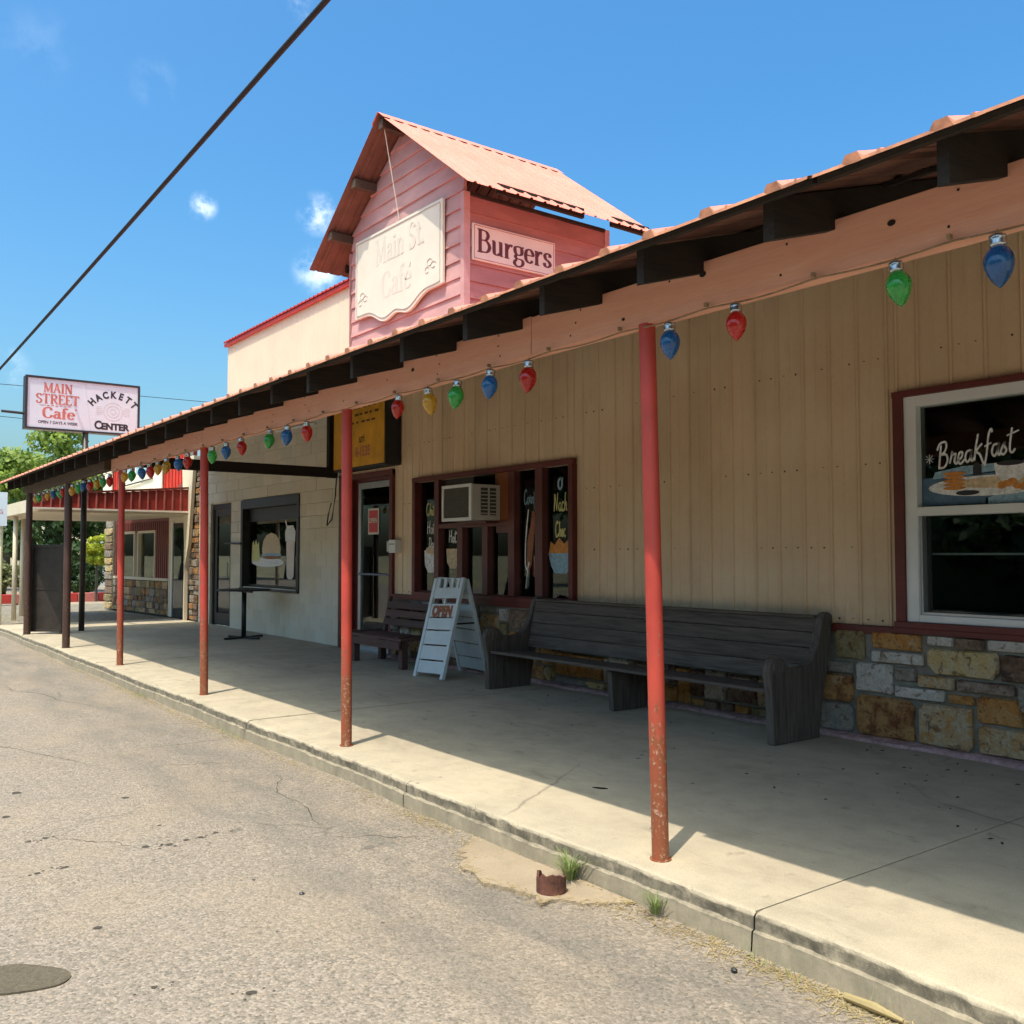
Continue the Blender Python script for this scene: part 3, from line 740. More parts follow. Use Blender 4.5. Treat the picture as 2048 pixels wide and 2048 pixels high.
o = obj('dry_grass_litter', mb, mat_straw, fix=False); o['kind'] = 'stuff'; tag(o, 'dry straw coloured grass litter lying along the foot of the kerb', 'grass litter')
mb = MB()
for cx, n in [(-8.0, 70), (-10.7, 110), (-11.5, 60), (-5.0, 16), (-2.25, 26), (-1.55, 14), (-13.6, 60)]:
    for _ in range(n):
        x = random.gauss(cx, .22); y = 2.96 - abs(random.gauss(0, .035)); z = roadz(x, y); h_ = random.uniform(.02, .07)
        a = random.uniform(0, 6.28); b = Vector((math.cos(a), math.sin(a), 0)) * h_ * .5
        mb.add([(x - .002, y, z), (x + .002, y, z), Vector((x, y, z + h_)) + b], [(0, 1, 2)])
o = obj('kerb_weeds', mb, mat_grass, fix=False); o['kind'] = 'stuff'; tag(o, 'thin green weeds sprouting along the kerb foot', 'weeds')
# pebbles on the road: stuff
mb = MB()
for _ in range(5200):
    d = 1.0 + 7.5 * random.random() ** 1.6
    a = R(180 - random.uniform(2, 75)); x = d * math.cos(a); y = d * math.sin(a)
    if y > 2.95 or y < -1: continue
    s_ = random.uniform(.0018, .0048) * (1.6 if random.random() < .04 else 1)
    z = roadz(x, y) + s_ * .1
    v = [(x + s_ * random.uniform(.6, 1) * math.cos(q), y + s_ * random.uniform(.6, 1) * math.sin(q), z) for q in (0, 1.57, 3.14, 4.71)]
    mb.add(v + [(x, y, z + s_ * .8)], [(0, 1, 4), (1, 2, 4), (2, 3, 4), (3, 0, 4)])
mat_peb = simple('road_grit', (.28, .24, .19), .9, .6, 300, .1)
o = obj('road_grit', mb, mat_peb, fix=False); o['kind'] = 'stuff'; tag(o, 'loose pale grit scattered over the worn road', 'grit')

# single weed tufts
def tuft(name, x, y, n, h, spread, label):
    mb = MB()
    for _ in range(n):
        a = random.uniform(0, 6.28); r0 = random.uniform(0, spread * .3)
        p = Vector((x + r0 * math.cos(a), y + r0 * math.sin(a), -.14)); L = h * random.uniform(.55, 1.0)
        out = Vector((math.cos(a), math.sin(a), 0)); s_ = Vector((-math.sin(a), math.cos(a), 0)) * random.uniform(.002, .0035)
        prev = p; lean = random.uniform(.15, .9) * spread * 2
        P_ = [p + out * lean * (t_ ** 2) * L / h + Vector((0, 0, L * (t_ - .25 * t_ ** 3))) for t_ in (0, .35, .7, 1)]
        vs_ = []
        for i, q in enumerate(P_): k = (1, .9, .6, .05)[i]; vs_ += [q - s_ * k, q + s_ * k]
        mb.add(vs_, [(0, 1, 3, 2), (2, 3, 5, 4), (4, 5, 7, 6)])
    return tag(obj(name, mb, mat_grass, fix=False, loc=(x, y, -.15)), label, 'weed')
tuft('weed', -3.47, 2.94, 120, .165, .11, 'green grass tuft growing at the kerb beside the rusty pipe stub')
tuft('weed', -2.92, 2.955, 44, .13, .08, 'sparse weed at the kerb foot right of the bigger grass tuft')

# rusty cut-off pipe stub in the road
stub = thing('pipe_stub', (-3.40, 2.77, -.15), 'short rusty jagged pipe stub sticking out of the concrete patch by the kerb', 'pipe stub')
mb = MB(); n = 22
prof = []
for k in range(n):
    a = 2 * math.pi * k / n
    hgt = .072 + .028 * math.sin(a * 1 + 2.2) + random.uniform(-.008, .008) + (.03 if k in (12, 13) else 0)
    prof.append((a, hgt))
for rad in (.066, .055):
    for z in (-.01, None):
        for a, h_ in prof:
            rr_ = rad * (1 + .05 * math.sin(2 * a))
            mb.v.append((-3.40 + rr_ * math.cos(a), 2.77 + rr_ * math.sin(a), -.15 + (z if z is not None else h_)))
for k in range(n):
    k2 = (k + 1) % n
    mb.f += [(k, k2, n + k2, n + k), (2 * n + k, 3 * n + k, 3 * n + k2, 2 * n + k2), (n + k, n + k2, 3 * n + k2, 3 * n + k)]
mb.m = [0] * len(mb.f)
obj('pipe_wall', mb, mat_rust, stub)
mb = MB().lathe((-3.40, 2.77, -.15), [(.0001, .040), (.035, .045), (.053, .03), (.053, .0)], 14)
obj('dirt_fill', mb, mat_straw, stub)
# kerb debris: a stick and loose bark bits by the kerb, bottom right
mb = MB().tube([(-1.98, 2.93, -.135), (-1.86, 2.925, -.128), (-1.76, 2.93, -.136)], [.012, .016, .006], 7)
tag(obj('bark_strip', mb, mat_straw), 'split pale stick lying against the kerb, bottom right', 'stick')
mb = MB()
for k, (x, y, s_) in enumerate([(-2.36, 2.80, .012), (-4.06, 1.84, .012)]):
    mb = MB(); mb.lathe((x, y, -.150), [(s_, 0), (s_ * 1.1, s_ * .6), (s_ * .3, s_ * 1.2)], 7)
    tag(obj('stone', mb, mat_txtblack), ['small black stone on the road near the kerb weed', 'small black stone alone on the open road'][k], 'stone')

# ================================================================= porch
def roof_z(y): return 2.69 + .305 * (y - 2.70)
porch = thing('porch', (-9, 4.8, 0), 'long lean-to porch with salmon metal roof on round red posts', 'porch')
# posts
def post(x, y, lean, mat, r=.040, label=None, ztop=2.50):
    mb = MB().tube([(x, y, 0), (x + lean * .25, y, .6), (x + lean * .6, y, 1.5), (x + lean, y, ztop)], r, 20)
    mb.cur = 0
    mb.tube([(x, y, 0), (x, y, .006)], r * 1.25, 16)
    o = obj('post', mb, mat, porch, smooth=True, label=label)
    e = o.modifiers.new('edges', 'EDGE_SPLIT'); e.split_angle = R(50); return o
post(-3.10, 3.175, -.065, mat_post, label='nearest red post, paint flaked to rust at its foot')
post(-6.31, 3.20, -.035, mat_post, label='second red post from the camera, chipped paint')
post(-9.43, 3.20, -.10, mat_post, label='third red post')
post(-12.62, 3.20, -.08, mat_post, label='fourth red post, mostly in shade')
post(-15.42, 3.13, -.05, mat_postdark, .055, label='dark brown square looking post')
post(-18.45, 3.10, -.02, mat_postdark, .055, label='dark end post holding the steel panel')
# beams
def beamseg(x0, x1, z0, z1, mat, y0=3.15, y1=3.24, sag=0):
    mb = MB(); n = max(3, int(abs(x1 - x0) / .7))
    for i in range(n + 1):
        x = x0 + (x1 - x0) * i / n; s_ = -sag * math.sin(math.pi * i / n) + random.uniform(-.003, .003)
        mb.v += [(x, y0, z0 + s_), (x, y1, z0 + s_), (x, y1, z1 + s_), (x, y0, z1 + s_)]
    for i in range(n):
        for k in range(4):
            a = i * 4; mb.f.append((a + k, a + (k + 1) % 4, a + 4 + (k + 1) % 4, a + 4 + k))
    mb.f += [(0, 1, 2, 3), tuple(n * 4 + k for k in (3, 2, 1, 0))]; mb.m = [0] * len(mb.f)
    return obj('beam', mb, mat, porch, bevel=.004)
beamseg(-13.05, -9.45, 2.50, 2.712, mat_beam, sag=.006)
beamseg(-9.445, -4.037, 2.50, 2.715, mat_beam, sag=.010)
beamseg(-4.03, 1.5, 2.50, 2.71, mat_beam, sag=.008)
beamseg(1.506, 5, 2.50, 2.71, mat_beam)
beamseg(-18.9, -13.06, 2.52, 2.69, mat_brownbeam, y0=3.07, y1=3.20)
# nail heads and knots on the salmon beam
mb = MB()
for x in np.arange(-12.9, 1.0, .6605):
    for dz in (.04, .10, .16):
        if random.random() < .75:
            xx = float(x) + random.uniform(-.05, .05)
            mb.lathe((0, 0, 0), [(.001, 0)], 3) if False else mb.box(xx - .004, 3.1475, 2.5 + dz, xx + .004, 3.151, 2.5 + dz + .009)
for x, dz, s_ in ((-2.79, .15, .014), (-1.88, .12, .012), (-3.3, .05, .008), (-5.3, .12, .012), (-1.2, .06, .01)):
    mb.prism([(s_ * 1.4 * math.cos(a), s_ * math.sin(a)) for a in [i * .7 for i in range(9)]], (x, 3.1495, 2.5 + dz), (1, 0, 0), (0, 0, 1), (0, -1, 0), .002)
o = obj('nail_head', mb, mat_raft, porch); o['kind'] = 'stuff'
# cross beam on the left, towards the block wall
mb = MB().bar((-13.12, 3.25, 2.66), (-13.12, 6.45, 2.66), .09, .15); obj('cross_beam', mb, mat_raft, porch, bevel=.004)
mb = MB().box(-13.17, 6.30, 2.58, -13.07, 6.44, 3.72); obj('wall_post', mb, mat_raft, porch, bevel=.004)
# rafters (shared mesh, except each its own object)
rb = MB()
def rafter_mesh(yend):
    m_ = MB(); w = .042; y0 = 2.775; zt = roof_z(y0) - .012; hh = .158
    ze = roof_z(yend) - .012
    for sx in (-w / 2, w / 2):
        m_.v += [(sx, y0, zt - hh), (sx, yend, ze - hh), (sx, yend, ze), (sx, y0, zt)]
    m_.f = [(0, 1, 2, 3), (7, 6, 5, 4), (0, 4, 5, 1), (1, 5, 6, 2), (2, 6, 7, 3), (3, 7, 4, 0)]; m_.m = [0] * 6
    return m_
xr = -1.488; rme = None; k = 0
x = xr + .6605 * 4
while x > -18.9:
    m_ = rafter_mesh(6.44)
    if rme is None:
        m_.v = [(a, b, c) for a, b, c in m_.v]; o = obj('rafter', m_, mat_raft, None, bevel=.003); rme = o
        o.parent = porch; o.location = (x + 9, -4.8, 0)
    else:
        o = rme.copy(); col.objects.link(o); o.parent = porch; o.location = (x + 9 + random.uniform(-.012, .012), -4.8, random.uniform(-.004, .004))
        o.scale = (random.uniform(.9, 1.25), 1, 1)
    x -= .6605; k += 1
# purlins
for y in (2.73, 3.5, 4.4, 5.3, 6.2):
    zt = roof_z(y) - .012
    xs = [4.5, -1.9, -5.7, -9.9, -13.8, -18.95]
    for a, b in zip(xs[:-1], xs[1:]):
        m_ = MB().bar((a - .01, y + .02, zt + .004), (b + .01, y + .02, zt + .004 + random.uniform(-.003, .003)), .075, .018, (0, -.292, .956))
        obj('purlin', m_, mat_raft, porch)
# ribbed roof sheets
def sheet_profile(width, ribs, rib_h=.022):
    """x offsets and heights of a ribbed sheet"""
    P = []
    pitch = width / ribs
    for i in range(ribs):
        b = i * pitch
        P += [(b, 0), (b + pitch * .40, 0), (b + pitch * .46, rib_h), (b + pitch * .60, rib_h), (b + pitch * .66, 0)]
        P += [(b + pitch * .82, 0), (b + pitch * .83, .005), (b + pitch * .86, .005), (b + pitch * .87, 0)]
    P.append((width, 0)); return P
def ribbed(parent, x0, width, ribs, path, tilt=0, nm='roof_sheet', mat=None, rib_h=.022, th=.0025, ax=(1, 0, 0), lip=0):
    """path: list of (point, up-normal) along the slope; rib profile runs along ax"""
    P = sheet_profile(width, ribs, rib_h); mb = MB(); ax = Vector(ax)
    for (p, nrm) in path:
        for dx, h_ in P: mb.v.append(tuple(Vector(p) + ax * (x0 + dx) + Vector(nrm) * h_))
        for dx, h_ in P: mb.v.append(tuple(Vector(p) + ax * (x0 + dx) + Vector(nrm) * (h_ - th)))
    n = len(P)
    for i in range(len(path) - 1):
        for k in range(n - 1):
            a = i * 2 * n + k; b = (i + 1) * 2 * n + k
            mb.f.append((a, a + 1, b + 1, b)); mb.m.append(0)
            mb.f.append((a + n, b + n, b + n + 1, a + n + 1)); mb.m.append(1)
    for i in (0, len(path) - 1):
        for k in range(n - 1):
            a = i * 2 * n + k; mb.f.append((a, a + n, a + n + 1, a + 1)); mb.m.append(0)
    if lip:
        p, nrm = path[0]; b0 = len(mb.v); y_ = Vector(p)
        for dx, h_ in P: mb.v.append(tuple(y_ + ax * (x0 + dx) + Vector(nrm) * (h_ - .001) + Vector((0, -.0015, 0))))
        for dx, h_ in P: mb.v.append(tuple(y_ + ax * (x0 + dx) + Vector((0, -.004, -lip + random.uniform(-.001, .001)))))
        for k in range(n - 1): mb.f.append((b0 + k, b0 + n + k, b0 + n + k + 1, b0 + k + 1)); mb.m.append(2)
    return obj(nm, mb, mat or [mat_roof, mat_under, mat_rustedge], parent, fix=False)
rn = Vector((0, -.292, .956))
x = 4.4
while x > -19.2:
    w_ = .90
    e = random.uniform(-.012, .012)
    if abs(x - (-1.88)) < .5: e = -.03
    yb = 8.6 if x - w_ > -9.4 else 6.45
    y0 = 2.69 + e
    lift = random.uniform(0, .006)
    path = [((0, y0, roof_z(y0) + lift), rn), ((0, 4.5, roof_z(4.5) + .001), rn), ((0, yb, roof_z(yb)), rn)]
    if x - w_ < -19.25: w_ = x + 19.25
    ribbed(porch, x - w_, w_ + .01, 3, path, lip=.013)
    x -= .90
# raised screw heads on the front row
mb = MB()
for x in np.arange(-18.8, 1.5, .30):
    y = 2.76; z = roof_z(y) + .004
    mb.box(x + .03, y - .006, z - .004, x + .04, y + .006, z + .009)
o = obj('roof_screw', mb, mat_brownbeam, porch); o['kind'] = 'stuff'

# ---- the rear main roof and body of the cafe building
cafe = thing('cafe_building', (-6, 6.5, 0), 'long tan metal sided cafe building with stone wainscot behind the porch', 'building')
x = 4.4
while x > -9.2:
    path = [((0, 8.62, roof_z(8.6) + .001), Vector((0, .292, .956))), ((0, 12.4, roof_z(8.6) - .305 * 3.8), Vector((0, .292, .956)))]
    ribbed(cafe, x - .9, .91, 3, path); x -= .9
W1 = (-10.79, -7.61, .90, 2.37); W2 = (-3.88, -1.95, .86, 2.57); DR = (-12.78, -11.53, .0, 2.53)
OPEN = [W1, W2, DR]
XL, XR, ZT = -13.05, 4.4, 3.80
# backing wall built around the openings
mb = MB()
cuts = sorted({XL, XR, *[v for o_ in OPEN for v in o_[:2]]})
for a, b in zip(cuts[:-1], cuts[1:]):
    op = [o_ for o_ in OPEN if o_[0] <= a + 1e-4 and o_[1] >= b - 1e-4]
    if not op: mb.box(a, 6.535, 0, b, 6.72, ZT)
    else:
        if op[0][2] > 0: mb.box(a, 6.535, 0, b, 6.72, op[0][2])
        mb.box(a, 6.535, op[0][3], b, 6.72, ZT)
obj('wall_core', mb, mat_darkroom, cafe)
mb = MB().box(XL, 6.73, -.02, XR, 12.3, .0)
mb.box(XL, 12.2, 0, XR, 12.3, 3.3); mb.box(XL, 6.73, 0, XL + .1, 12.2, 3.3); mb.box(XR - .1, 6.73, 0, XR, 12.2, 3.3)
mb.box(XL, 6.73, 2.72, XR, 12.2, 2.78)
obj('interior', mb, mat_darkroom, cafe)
# interior: a counter and booth tops that catch a little light
for (x0, x1, y0, y1, z0, z1) in ((-10.4, -8.0, 8.4, 8.9, 0, 1.05), (-3.9, -2.0, 7.3, 7.9, .72, .76), (-3.6, -2.2, 8.2, 8.3, .4, 1.15)):
    obj('interior_counter', MB().box(x0, y0, z0, x1, y1, z1), mat_wood_i, cafe)
# siding: one ribbed panel strip between seams
pitch = .2505
edges = [-7.467 + pitch * i for i in range(-23, 49)]
ops = []
def siding_strip(x0, x1, z0, z1):
    mb = MB()
    y = 6.512
    P = [(x0, y + .012), (x0 + .004, y - .010), (x0 + .020, y - .010), (x0 + .026, y + .004)]
    m_ = (x0 + x1) / 2
    if x1 - x0 > .15: P += [(m_ - .012, y + .004), (m_ - .006, y - .001), (m_ + .006, y - .001), (m_ + .012, y + .004)]
    P += [(x1 - .012, y + .004), (x1 - .004, y + .010)]
    n = len(P)
    mb.v = [(a, b, z0) for a, b in P] + [(a, b, z1) for a, b in P] + [(x0, 6.534, z0), (x1 - .004, 6.534, z0), (x0, 6.534, z1), (x1 - .004, 6.534, z1)]
    mb.f = [(i, i + 1, n + i + 1, n + i) for i in range(n - 1)] + [tuple(range(n)) + (2 * n + 1, 2 * n), tuple(reversed(range(n, 2 * n))) + (2 * n + 2, 2 * n + 3)]
    mb.m = [0] * len(mb.f)
    obj('siding_panel', mb, mat_siding, cafe, fix=False)
screws = MB()
for i in range(len(edges) - 1):
    a, b = edges[i], edges[i + 1]
    a = max(a, XL); b = min(b, XR)
    if b - a < .03: continue
    parts_ = [(a, b)]
    for o_ in OPEN:
        np_ = []
        for (p, q) in parts_:
            c_ = [p] + [v for v in o_[:2] if p + .01 < v < q - .01] + [q]
            np_ += list(zip(c_[:-1], c_[1:]))
        parts_ = np_
    for p, q in parts_:
        m_ = (p + q) / 2
        op = [o_ for o_ in OPEN if o_[0] < m_ < o_[1]]
        if op:
            if op[0][2] > .9: siding_strip(p, q, .865, op[0][2])
            siding_strip(p, q, op[0][3], ZT)
        else: siding_strip(p, q, .865, ZT)
        for zz in (.905, 1.46, 2.1, 2.9):
            if op and (op[0][2] - .03 < zz < op[0][3] + .03): continue
            if q - p > .15:
                for xo in (.07, .19):
                    if p + xo < q and (zz < 1 or random.random() < .6): screws.box(p + xo - .005, 6.508, zz - .005 + random.uniform(-.006, .006), p + xo + .005, 6.517, zz + .005)
o = obj('siding_screw', screws, mat_panel, cafe); o['kind'] = 'stuff'
# red trims
def trim(x0, y0, z0, x1, y1, z1, m=mat_trim, nm='trim', bev=.003, parent=None):
    return obj(nm, MB().box(x0, y0, z0, x1, y1, z1), m, parent or cafe, bevel=bev)
trim(-11.43, 6.455, .80, -3.90, 6.545, .862); trim(-3.9, 6.44, .825, XR, 6.545, .866)
trim(-13.06, 6.46, .0, -12.80, 6.532, 2.60, nm='corner_board')
trim(-11.52, 6.47, 0, -11.43, 6.53, 2.60, nm='door_jamb'); trim(-12.80, 6.468, 2.53, -11.43, 6.528, 2.60, nm='door_head'); trim(-12.80, 6.472, 0, -12.775, 6.65, 2.53, nm='door_jamb')

# --- wainscot stones
mb = MB().box(-11.42, 6.478, .0, XR, 6.532, .80).box(-3.9, 6.478, .80, XR, 6.532, .824); obj('mortar_bed', mb, mat_mortar, cafe)
STN = [(-4.4, -4.14, 0.60, 0.82, 'ol'), (-4.08, -3.69, 0.70, 0.82, 'or'), (-4.08, -3.67, 0.60, 0.685, 'lg'), (-3.63, -3.44, 0.755, 0.82, 'lg'), (-3.42, -3.23, 0.745, 0.82, 'br'), (-3.21, -2.90, 0.75, 0.82, 'lg'), (-3.64, -3.13, 0.55, 0.735, 'cr'), (-4.5, -4.245, 0.49, 0.575, 'gy'), (-4.22, -3.91, 0.36, 0.58, 'lg'), (-3.89, -3.73, 0.475, 0.575, 'gy'), (-3.71, -3.44, 0.45, 0.535, 'oc'), (-3.89, -3.52, 0.36, 0.44, 'lg'), (-3.42, -3.03, 0.455, 0.53, 'pu'), (-3.49, -3.31, 0.36, 0.42, 'or'), (-4.22, -3.75, 0.04, 0.335, 'ru'), (-3.71, -3.32, 0.04, 0.335, 'oc'), (-3.29, -2.99, 0.25, 0.43, 'or'), (-3.28, -2.90, 0.04, 0.23, 'oc'), (-3.11, -2.85, 0.55, 0.73, 'db'), (-4.54, -4.25, 0.27, 0.47, 'ru'), (-4.54, -4.25, 0.04, 0.25, 'bg'), (-3.0, -2.80, 0.36, 0.53, 'gy')]
def stone(x0, x1, z0, z1, k, y=6.478, parent=None, proud=None, frame=None):
    w, h_ = x1 - x0, z1 - z0; c_ = min(w, h_)
    j = lambda s_: random.uniform(-s_, s_) * c_
    ch = [random.uniform(.03, .15) * c_ for _ in range(4)]
    if k == 'cr': ch = [.06, .05, .02, .02]
    P = [(x0 + ch[0], z0 + j(.02)), ((x0 + x1) / 2 + j(.1), z0 + j(.035)), (x1 - ch[1], z0 + j(.02)), (x1 + j(.02), z0 + ch[1]), (x1 + j(.03), (z0 + z1) / 2), (x1 + j(.02), z1 - ch[2]),
         (x1 - ch[2], z1 + j(.02)), ((x0 + x1) / 2 + j(.1), z1 + j(.03)), (x0 + ch[3], z1 + j(.02)), (x0 + j(.02), z1 - ch[3]), (x0 + j(.03), (z0 + z1) / 2), (x0 + j(.02), z0 + ch[0])]
    n = len(P); pr_ = proud or random.uniform(.022, .060); cx, cz = (x0 + x1) / 2, (z0 + z1) / 2
    mb = MB()
    def pt(a, b, d):
        if frame: o_, u_, w_ = frame; return tuple(o_ + u_ * a + Vector((0, 0, b)) + w_ * d)
        return (a, y - d, b)
    mb.v = [pt(a, b, -.02) for a, b in P] + [pt(a, b, pr_ * .55) for a, b in P] + [pt(cx + (a - cx) * .92, cz + (b - cz) * .90, pr_ + random.uniform(-.004, .004)) for a, b in P] + [pt(cx + j(.1), cz + j(.1), pr_ + random.uniform(0, .006))]
    for r_ in (0, 1):
        for i in range(n): mb.f.append((r_ * n + i, r_ * n + (i + 1) % n, (r_ + 1) * n + (i + 1) % n, (r_ + 1) * n + i))
    for i in range(n): mb.f.append((2 * n + i, 2 * n + (i + 1) % n, 3 * n))
    mb.m = [0] * len(mb.f)
    return obj('stone', mb, mat_stone[k], parent or cafe, smooth=False)
for s_ in STN: stone(*s_)
def ashlar(x0, x1, z0, z1, kinds, unit=.085, wmax=6, hmax=3, **kw):
    nx = max(1, int(round((x1 - x0) / unit))); nz = max(1, int(round((z1 - z0) / unit)))
    ux = (x1 - x0) / nx; uz = (z1 - z0) / nz; occ = np.zeros((nx, nz), bool)
    for j_ in range(nz - 1, -1, -1):
        for i_ in range(nx):
            if occ[i_, j_]: continue
            h_ = min(random.choice([1, 2, 2, 3, 3][:hmax + 2]), j_ + 1)
            w_ = random.choice([2, 3, 4, 5, 6][:wmax]) if h_ < 3 else random.choice([3, 4, 5, 6][:wmax])
            k_ = 0
            while k_ < w_ and i_ + k_ < nx and not occ[i_ + k_, j_]: k_ += 1
            if nx - (i_ + k_) == 1 and not occ[nx - 1, j_]: k_ += 1
            w_ = k_
            while h_ > 1 and occ[i_:i_ + w_, j_ - h_ + 1:j_ + 1].any(): h_ -= 1
            occ[i_:i_ + w_, j_ - h_ + 1:j_ + 1] = True
            g_ = .011
            stone(x0 + i_ * ux + g_, x0 + (i_ + w_) * ux - g_, z0 + (j_ - h_ + 1) * uz + g_, z0 + (j_ + 1) * uz - g_, random.choice(kinds), **kw)
KK = ['ol', 'or', 'lg', 'br', 'cr', 'gy', 'oc', 'oc', 'pu', 'ru', 'ru', 'db', 'bg', 'gy', 'lg']
ashlar(-11.40, -4.555, .03, .795, KK)
ashlar(-2.78, .6, .03, .82, KK, unit=.10)
# rough pink painted footing
mb = MB(); nx = 190
for r_, (y, z) in enumerate([(6.47, .035), (6.43, .032), (6.39, .020), (6.375, .002), (6.37, -.01)]):
    for k in range(nx + 1):
        x = -11.42 + k * (XR + 11.42) / nx
        wv = .012 * math.sin(x * 5.1) + .008 * math.sin(x * 13.7 + 1) + random.uniform(-.007, .007)
        mb.v.append((x, y + (wv if r_ > 1 else 0), z + random.uniform(-.004, .006)))
for r_ in range(4):
    for k in range(nx): a = r_ * (nx + 1) + k; mb.f.append((a, a + nx + 1, a + nx + 2, a + 1))
mb.m = [0] * len(mb.f); obj('footing', mb, mat_foot, cafe, fix=False)

# --- window one: long storefront with maroon mullions
win = obj('window', MB().box(-10.85, 6.44, .862, -7.55, 6.50, .915), mat_trim, cafe, bevel=.003, label='long storefront window split by maroon mullions')
def sub(nm, mb, m, par=None, **k): return obj(nm, mb, m, par or win, **k)
sub('frame', MB().box(-10.85, 6.445, .915, -10.78, 6.70, 2.37), mat_trim, bevel=.003); sub('frame', MB().box(-7.62, 6.445, .915, -7.55, 6.70, 2.37), mat_trim, bevel=.003)
sub('frame', MB().box(-10.86, 6.445, 2.37, -7.54, 6.50, 2.43), mat_trim, bevel=.003); sub('frame', MB().box(-10.78, 6.50, .90, -7.62, 6.70, .93), mat_trim)
for x0, x1, z0, z1 in ((-10.33, -10.22, .93, 2.37), (-9.79, -9.67, .93, 1.76), (-9.245, -9.13, .93, 1.76), (-8.72, -8.60, .93, 2.37), (-8.215, -8.085, .93, 2.37)):
    sub('mullion', MB().box(x0, 6.465, z0, x1, 6.56, z1), mat_mull, bevel=.004)
sub('rail', MB().box(-10.22, 6.47, 1.74, -8.72, 6.56, 1.80), mat_mull, bevel=.003)
sub('rail', MB().box(-8.965, 6.475, 1.66, -8.72, 6.543, 1.74), mat_mull, bevel=.003)
sub('plywood_panel', MB().box(-9.02, 6.50, 1.80, -8.70, 6.53, 2.37), mat_ply, bevel=.002)
sub('plywood_panel', MB().box(-10.22, 6.56, 1.80, -9.56, 6.58, 2.37), mat_darkroom)
for x0, x1 in ((-10.78, -10.33), (-10.22, -9.79), (-9.67, -9.245), (-9.13, -8.72), (-8.60, -8.215), (-8.085, -7.62)):
    zt = 2.37 if x0 < -10.3 or x0 > -8.7 else 1.74
    sub('pane', MB().box(x0 + .002, 6.545, .93, x1 - .002, 6.551, zt), mat_glass)
yp = 6.5445
def painted(nm, mb, m, par=None): return sub(nm, mb, m, par)
# first pane: lettering above a cup
painted('painted_lettering', letters(MB(), 'Chili', (-10.52, yp, 1.92), (.96, 0, -.0), V, Wn, .17, SCR, .10, mono=True, xs=.85), mat_py)
painted('painted_lettering', letters(MB(), 'Hot', (-10.52, yp, 1.68), U, V, Wn, .17, SCR, .10, mono=True, xs=.85), mat_pw)
painted('painted_lettering', letters(MB(), 'Dog', (-10.50, yp, 1.50), U, V, Wn, .13, SCR, .11, mono=True, xs=.85), mat_pw)
painted('painted_cup', MB().prism([(-.17, .12), (.15, .12), (.13, -.08), (.05, -.17), (-.07, -.17), (-.15, -.08)], (-10.52, yp, 1.34), U, V, Wn, .002), mat_pw)
painted('painted_cup', blob(MB(), -10.50, 1.46, .15, .055, yp - .0005, 16, .06), mat_pt)
# second pane: cup with stripes
painted('painted_cup', MB().prism([(-.16, .10), (.14, .10), (.12, -.10), (.05, -.15), (-.07, -.15), (-.14, -.08)], (-9.99, yp, 1.38), U, V, Wn, .002), mat_pt)
painted('painted_lettering', letters(MB(), 'Hot', (-10.0, yp, 1.56), U, V, Wn, .16, SCR, .14, mono=True, xs=.8), mat_pw)
# fifth pane: corn dog on a stick with dark blue lettering
painted('painted_lettering', letters(MB(), 'Corn', (-8.42, yp, 1.98), U, V, Wn, .17, dict(SCR), .08, mono=True, xs=.62), mat_pb)
mbp = MB(); mbp.tube([(-8.48, yp - .001, 1.02), (-8.44, yp - .001, 1.25)], .006, 6)
painted('painted_stick', mbp, mat_pw)
painted('painted_corn_dog', MB().prism([(-.035, -.28), (.0, -.33), (.045, -.26), (.085, .0), (.115, .24), (.10, .34), (.06, .35), (.03, .2), (-.03, 0)], (-8.42, yp, 1.55), U, V, Wn, .002), mat_pbr)
painted('painted_outline', letters(MB(), 'l', (-8.46, yp - .002, 1.24), U, V, Wn, .68, SCR, .04, mono=True, xs=.6), mat_pw)
# sixth pane: nacho tray
painted('painted_lettering', letters(MB(), 'Nach', (-7.86, yp, 1.88), U, V, Wn, .20, SCR, .10, mono=True, xs=.62), mat_py)
painted('painted_lettering', letters(MB(), 'Chec'.replace('C', 'C'), (-7.86, yp, 1.60), U, V, Wn, .17, SCR, .13, mono=True, xs=.62), mat_py)
painted('painted_ring', letters(MB(), 'o', (-7.86, yp, 2.12), U, V, Wn, .26, SCR, .10, mono=True, xs=.9), mat_pb)
painted('painted_chips', MB().prism([(-.20, 0), (-.17, .13), (-.1, .09), (-.02, .17), (.06, .10), (.15, .16), (.20, 0)], (-7.86, yp, 1.42), U, V, Wn, .002), mat_po)
painted('painted_tray', MB().prism([(-.21, .0), (.21, .0), (.17, -.15), (.10, -.22), (-.10, -.22), (-.16, -.14)], (-7.86, yp - .0005, 1.42), U, V, Wn, .002), mat_pb)

# --- window two: white double hung by the right edge
wn2 = obj('window', MB().box(-3.88, 6.43, .867, -1.88, 6.49, .91), mat_trim, cafe, bevel=.003, label='white double hung window painted with a breakfast plate')
for b_ in ((-3.875, 6.45, .91, -3.80, 6.66, 2.57), (-1.98, 6.45, .91, -1.88, 6.66, 2.57), (-3.88, 6.448, 2.57, -1.88, 6.50, 2.615)):
    obj('casing', MB().box(*b_), mat_trim, wn2, bevel=.003)
for b_ in ((-3.80, 6.475, .912, -3.705, 6.60, 2.57), (-2.075, 6.475, .912, -1.98, 6.60, 2.57), (-3.705, 6.477, 2.49, -2.075, 6.60, 2.57), (-3.705, 6.477, .912, -2.075, 6.60, .965),
           (-3.705, 6.47, 1.685, -2.075, 6.58, 1.75)):
    obj('sash', MB().box(*b_), mat_white, wn2, bevel=.004)
for b_ in ((-3.704, 6.50, .965, -3.685, 6.58, 1.685), (-3.685, 6.50, .966, -2.076, 6.58, .985)):
    obj('screen_frame', MB().box(*b_), mat_alu, wn2)
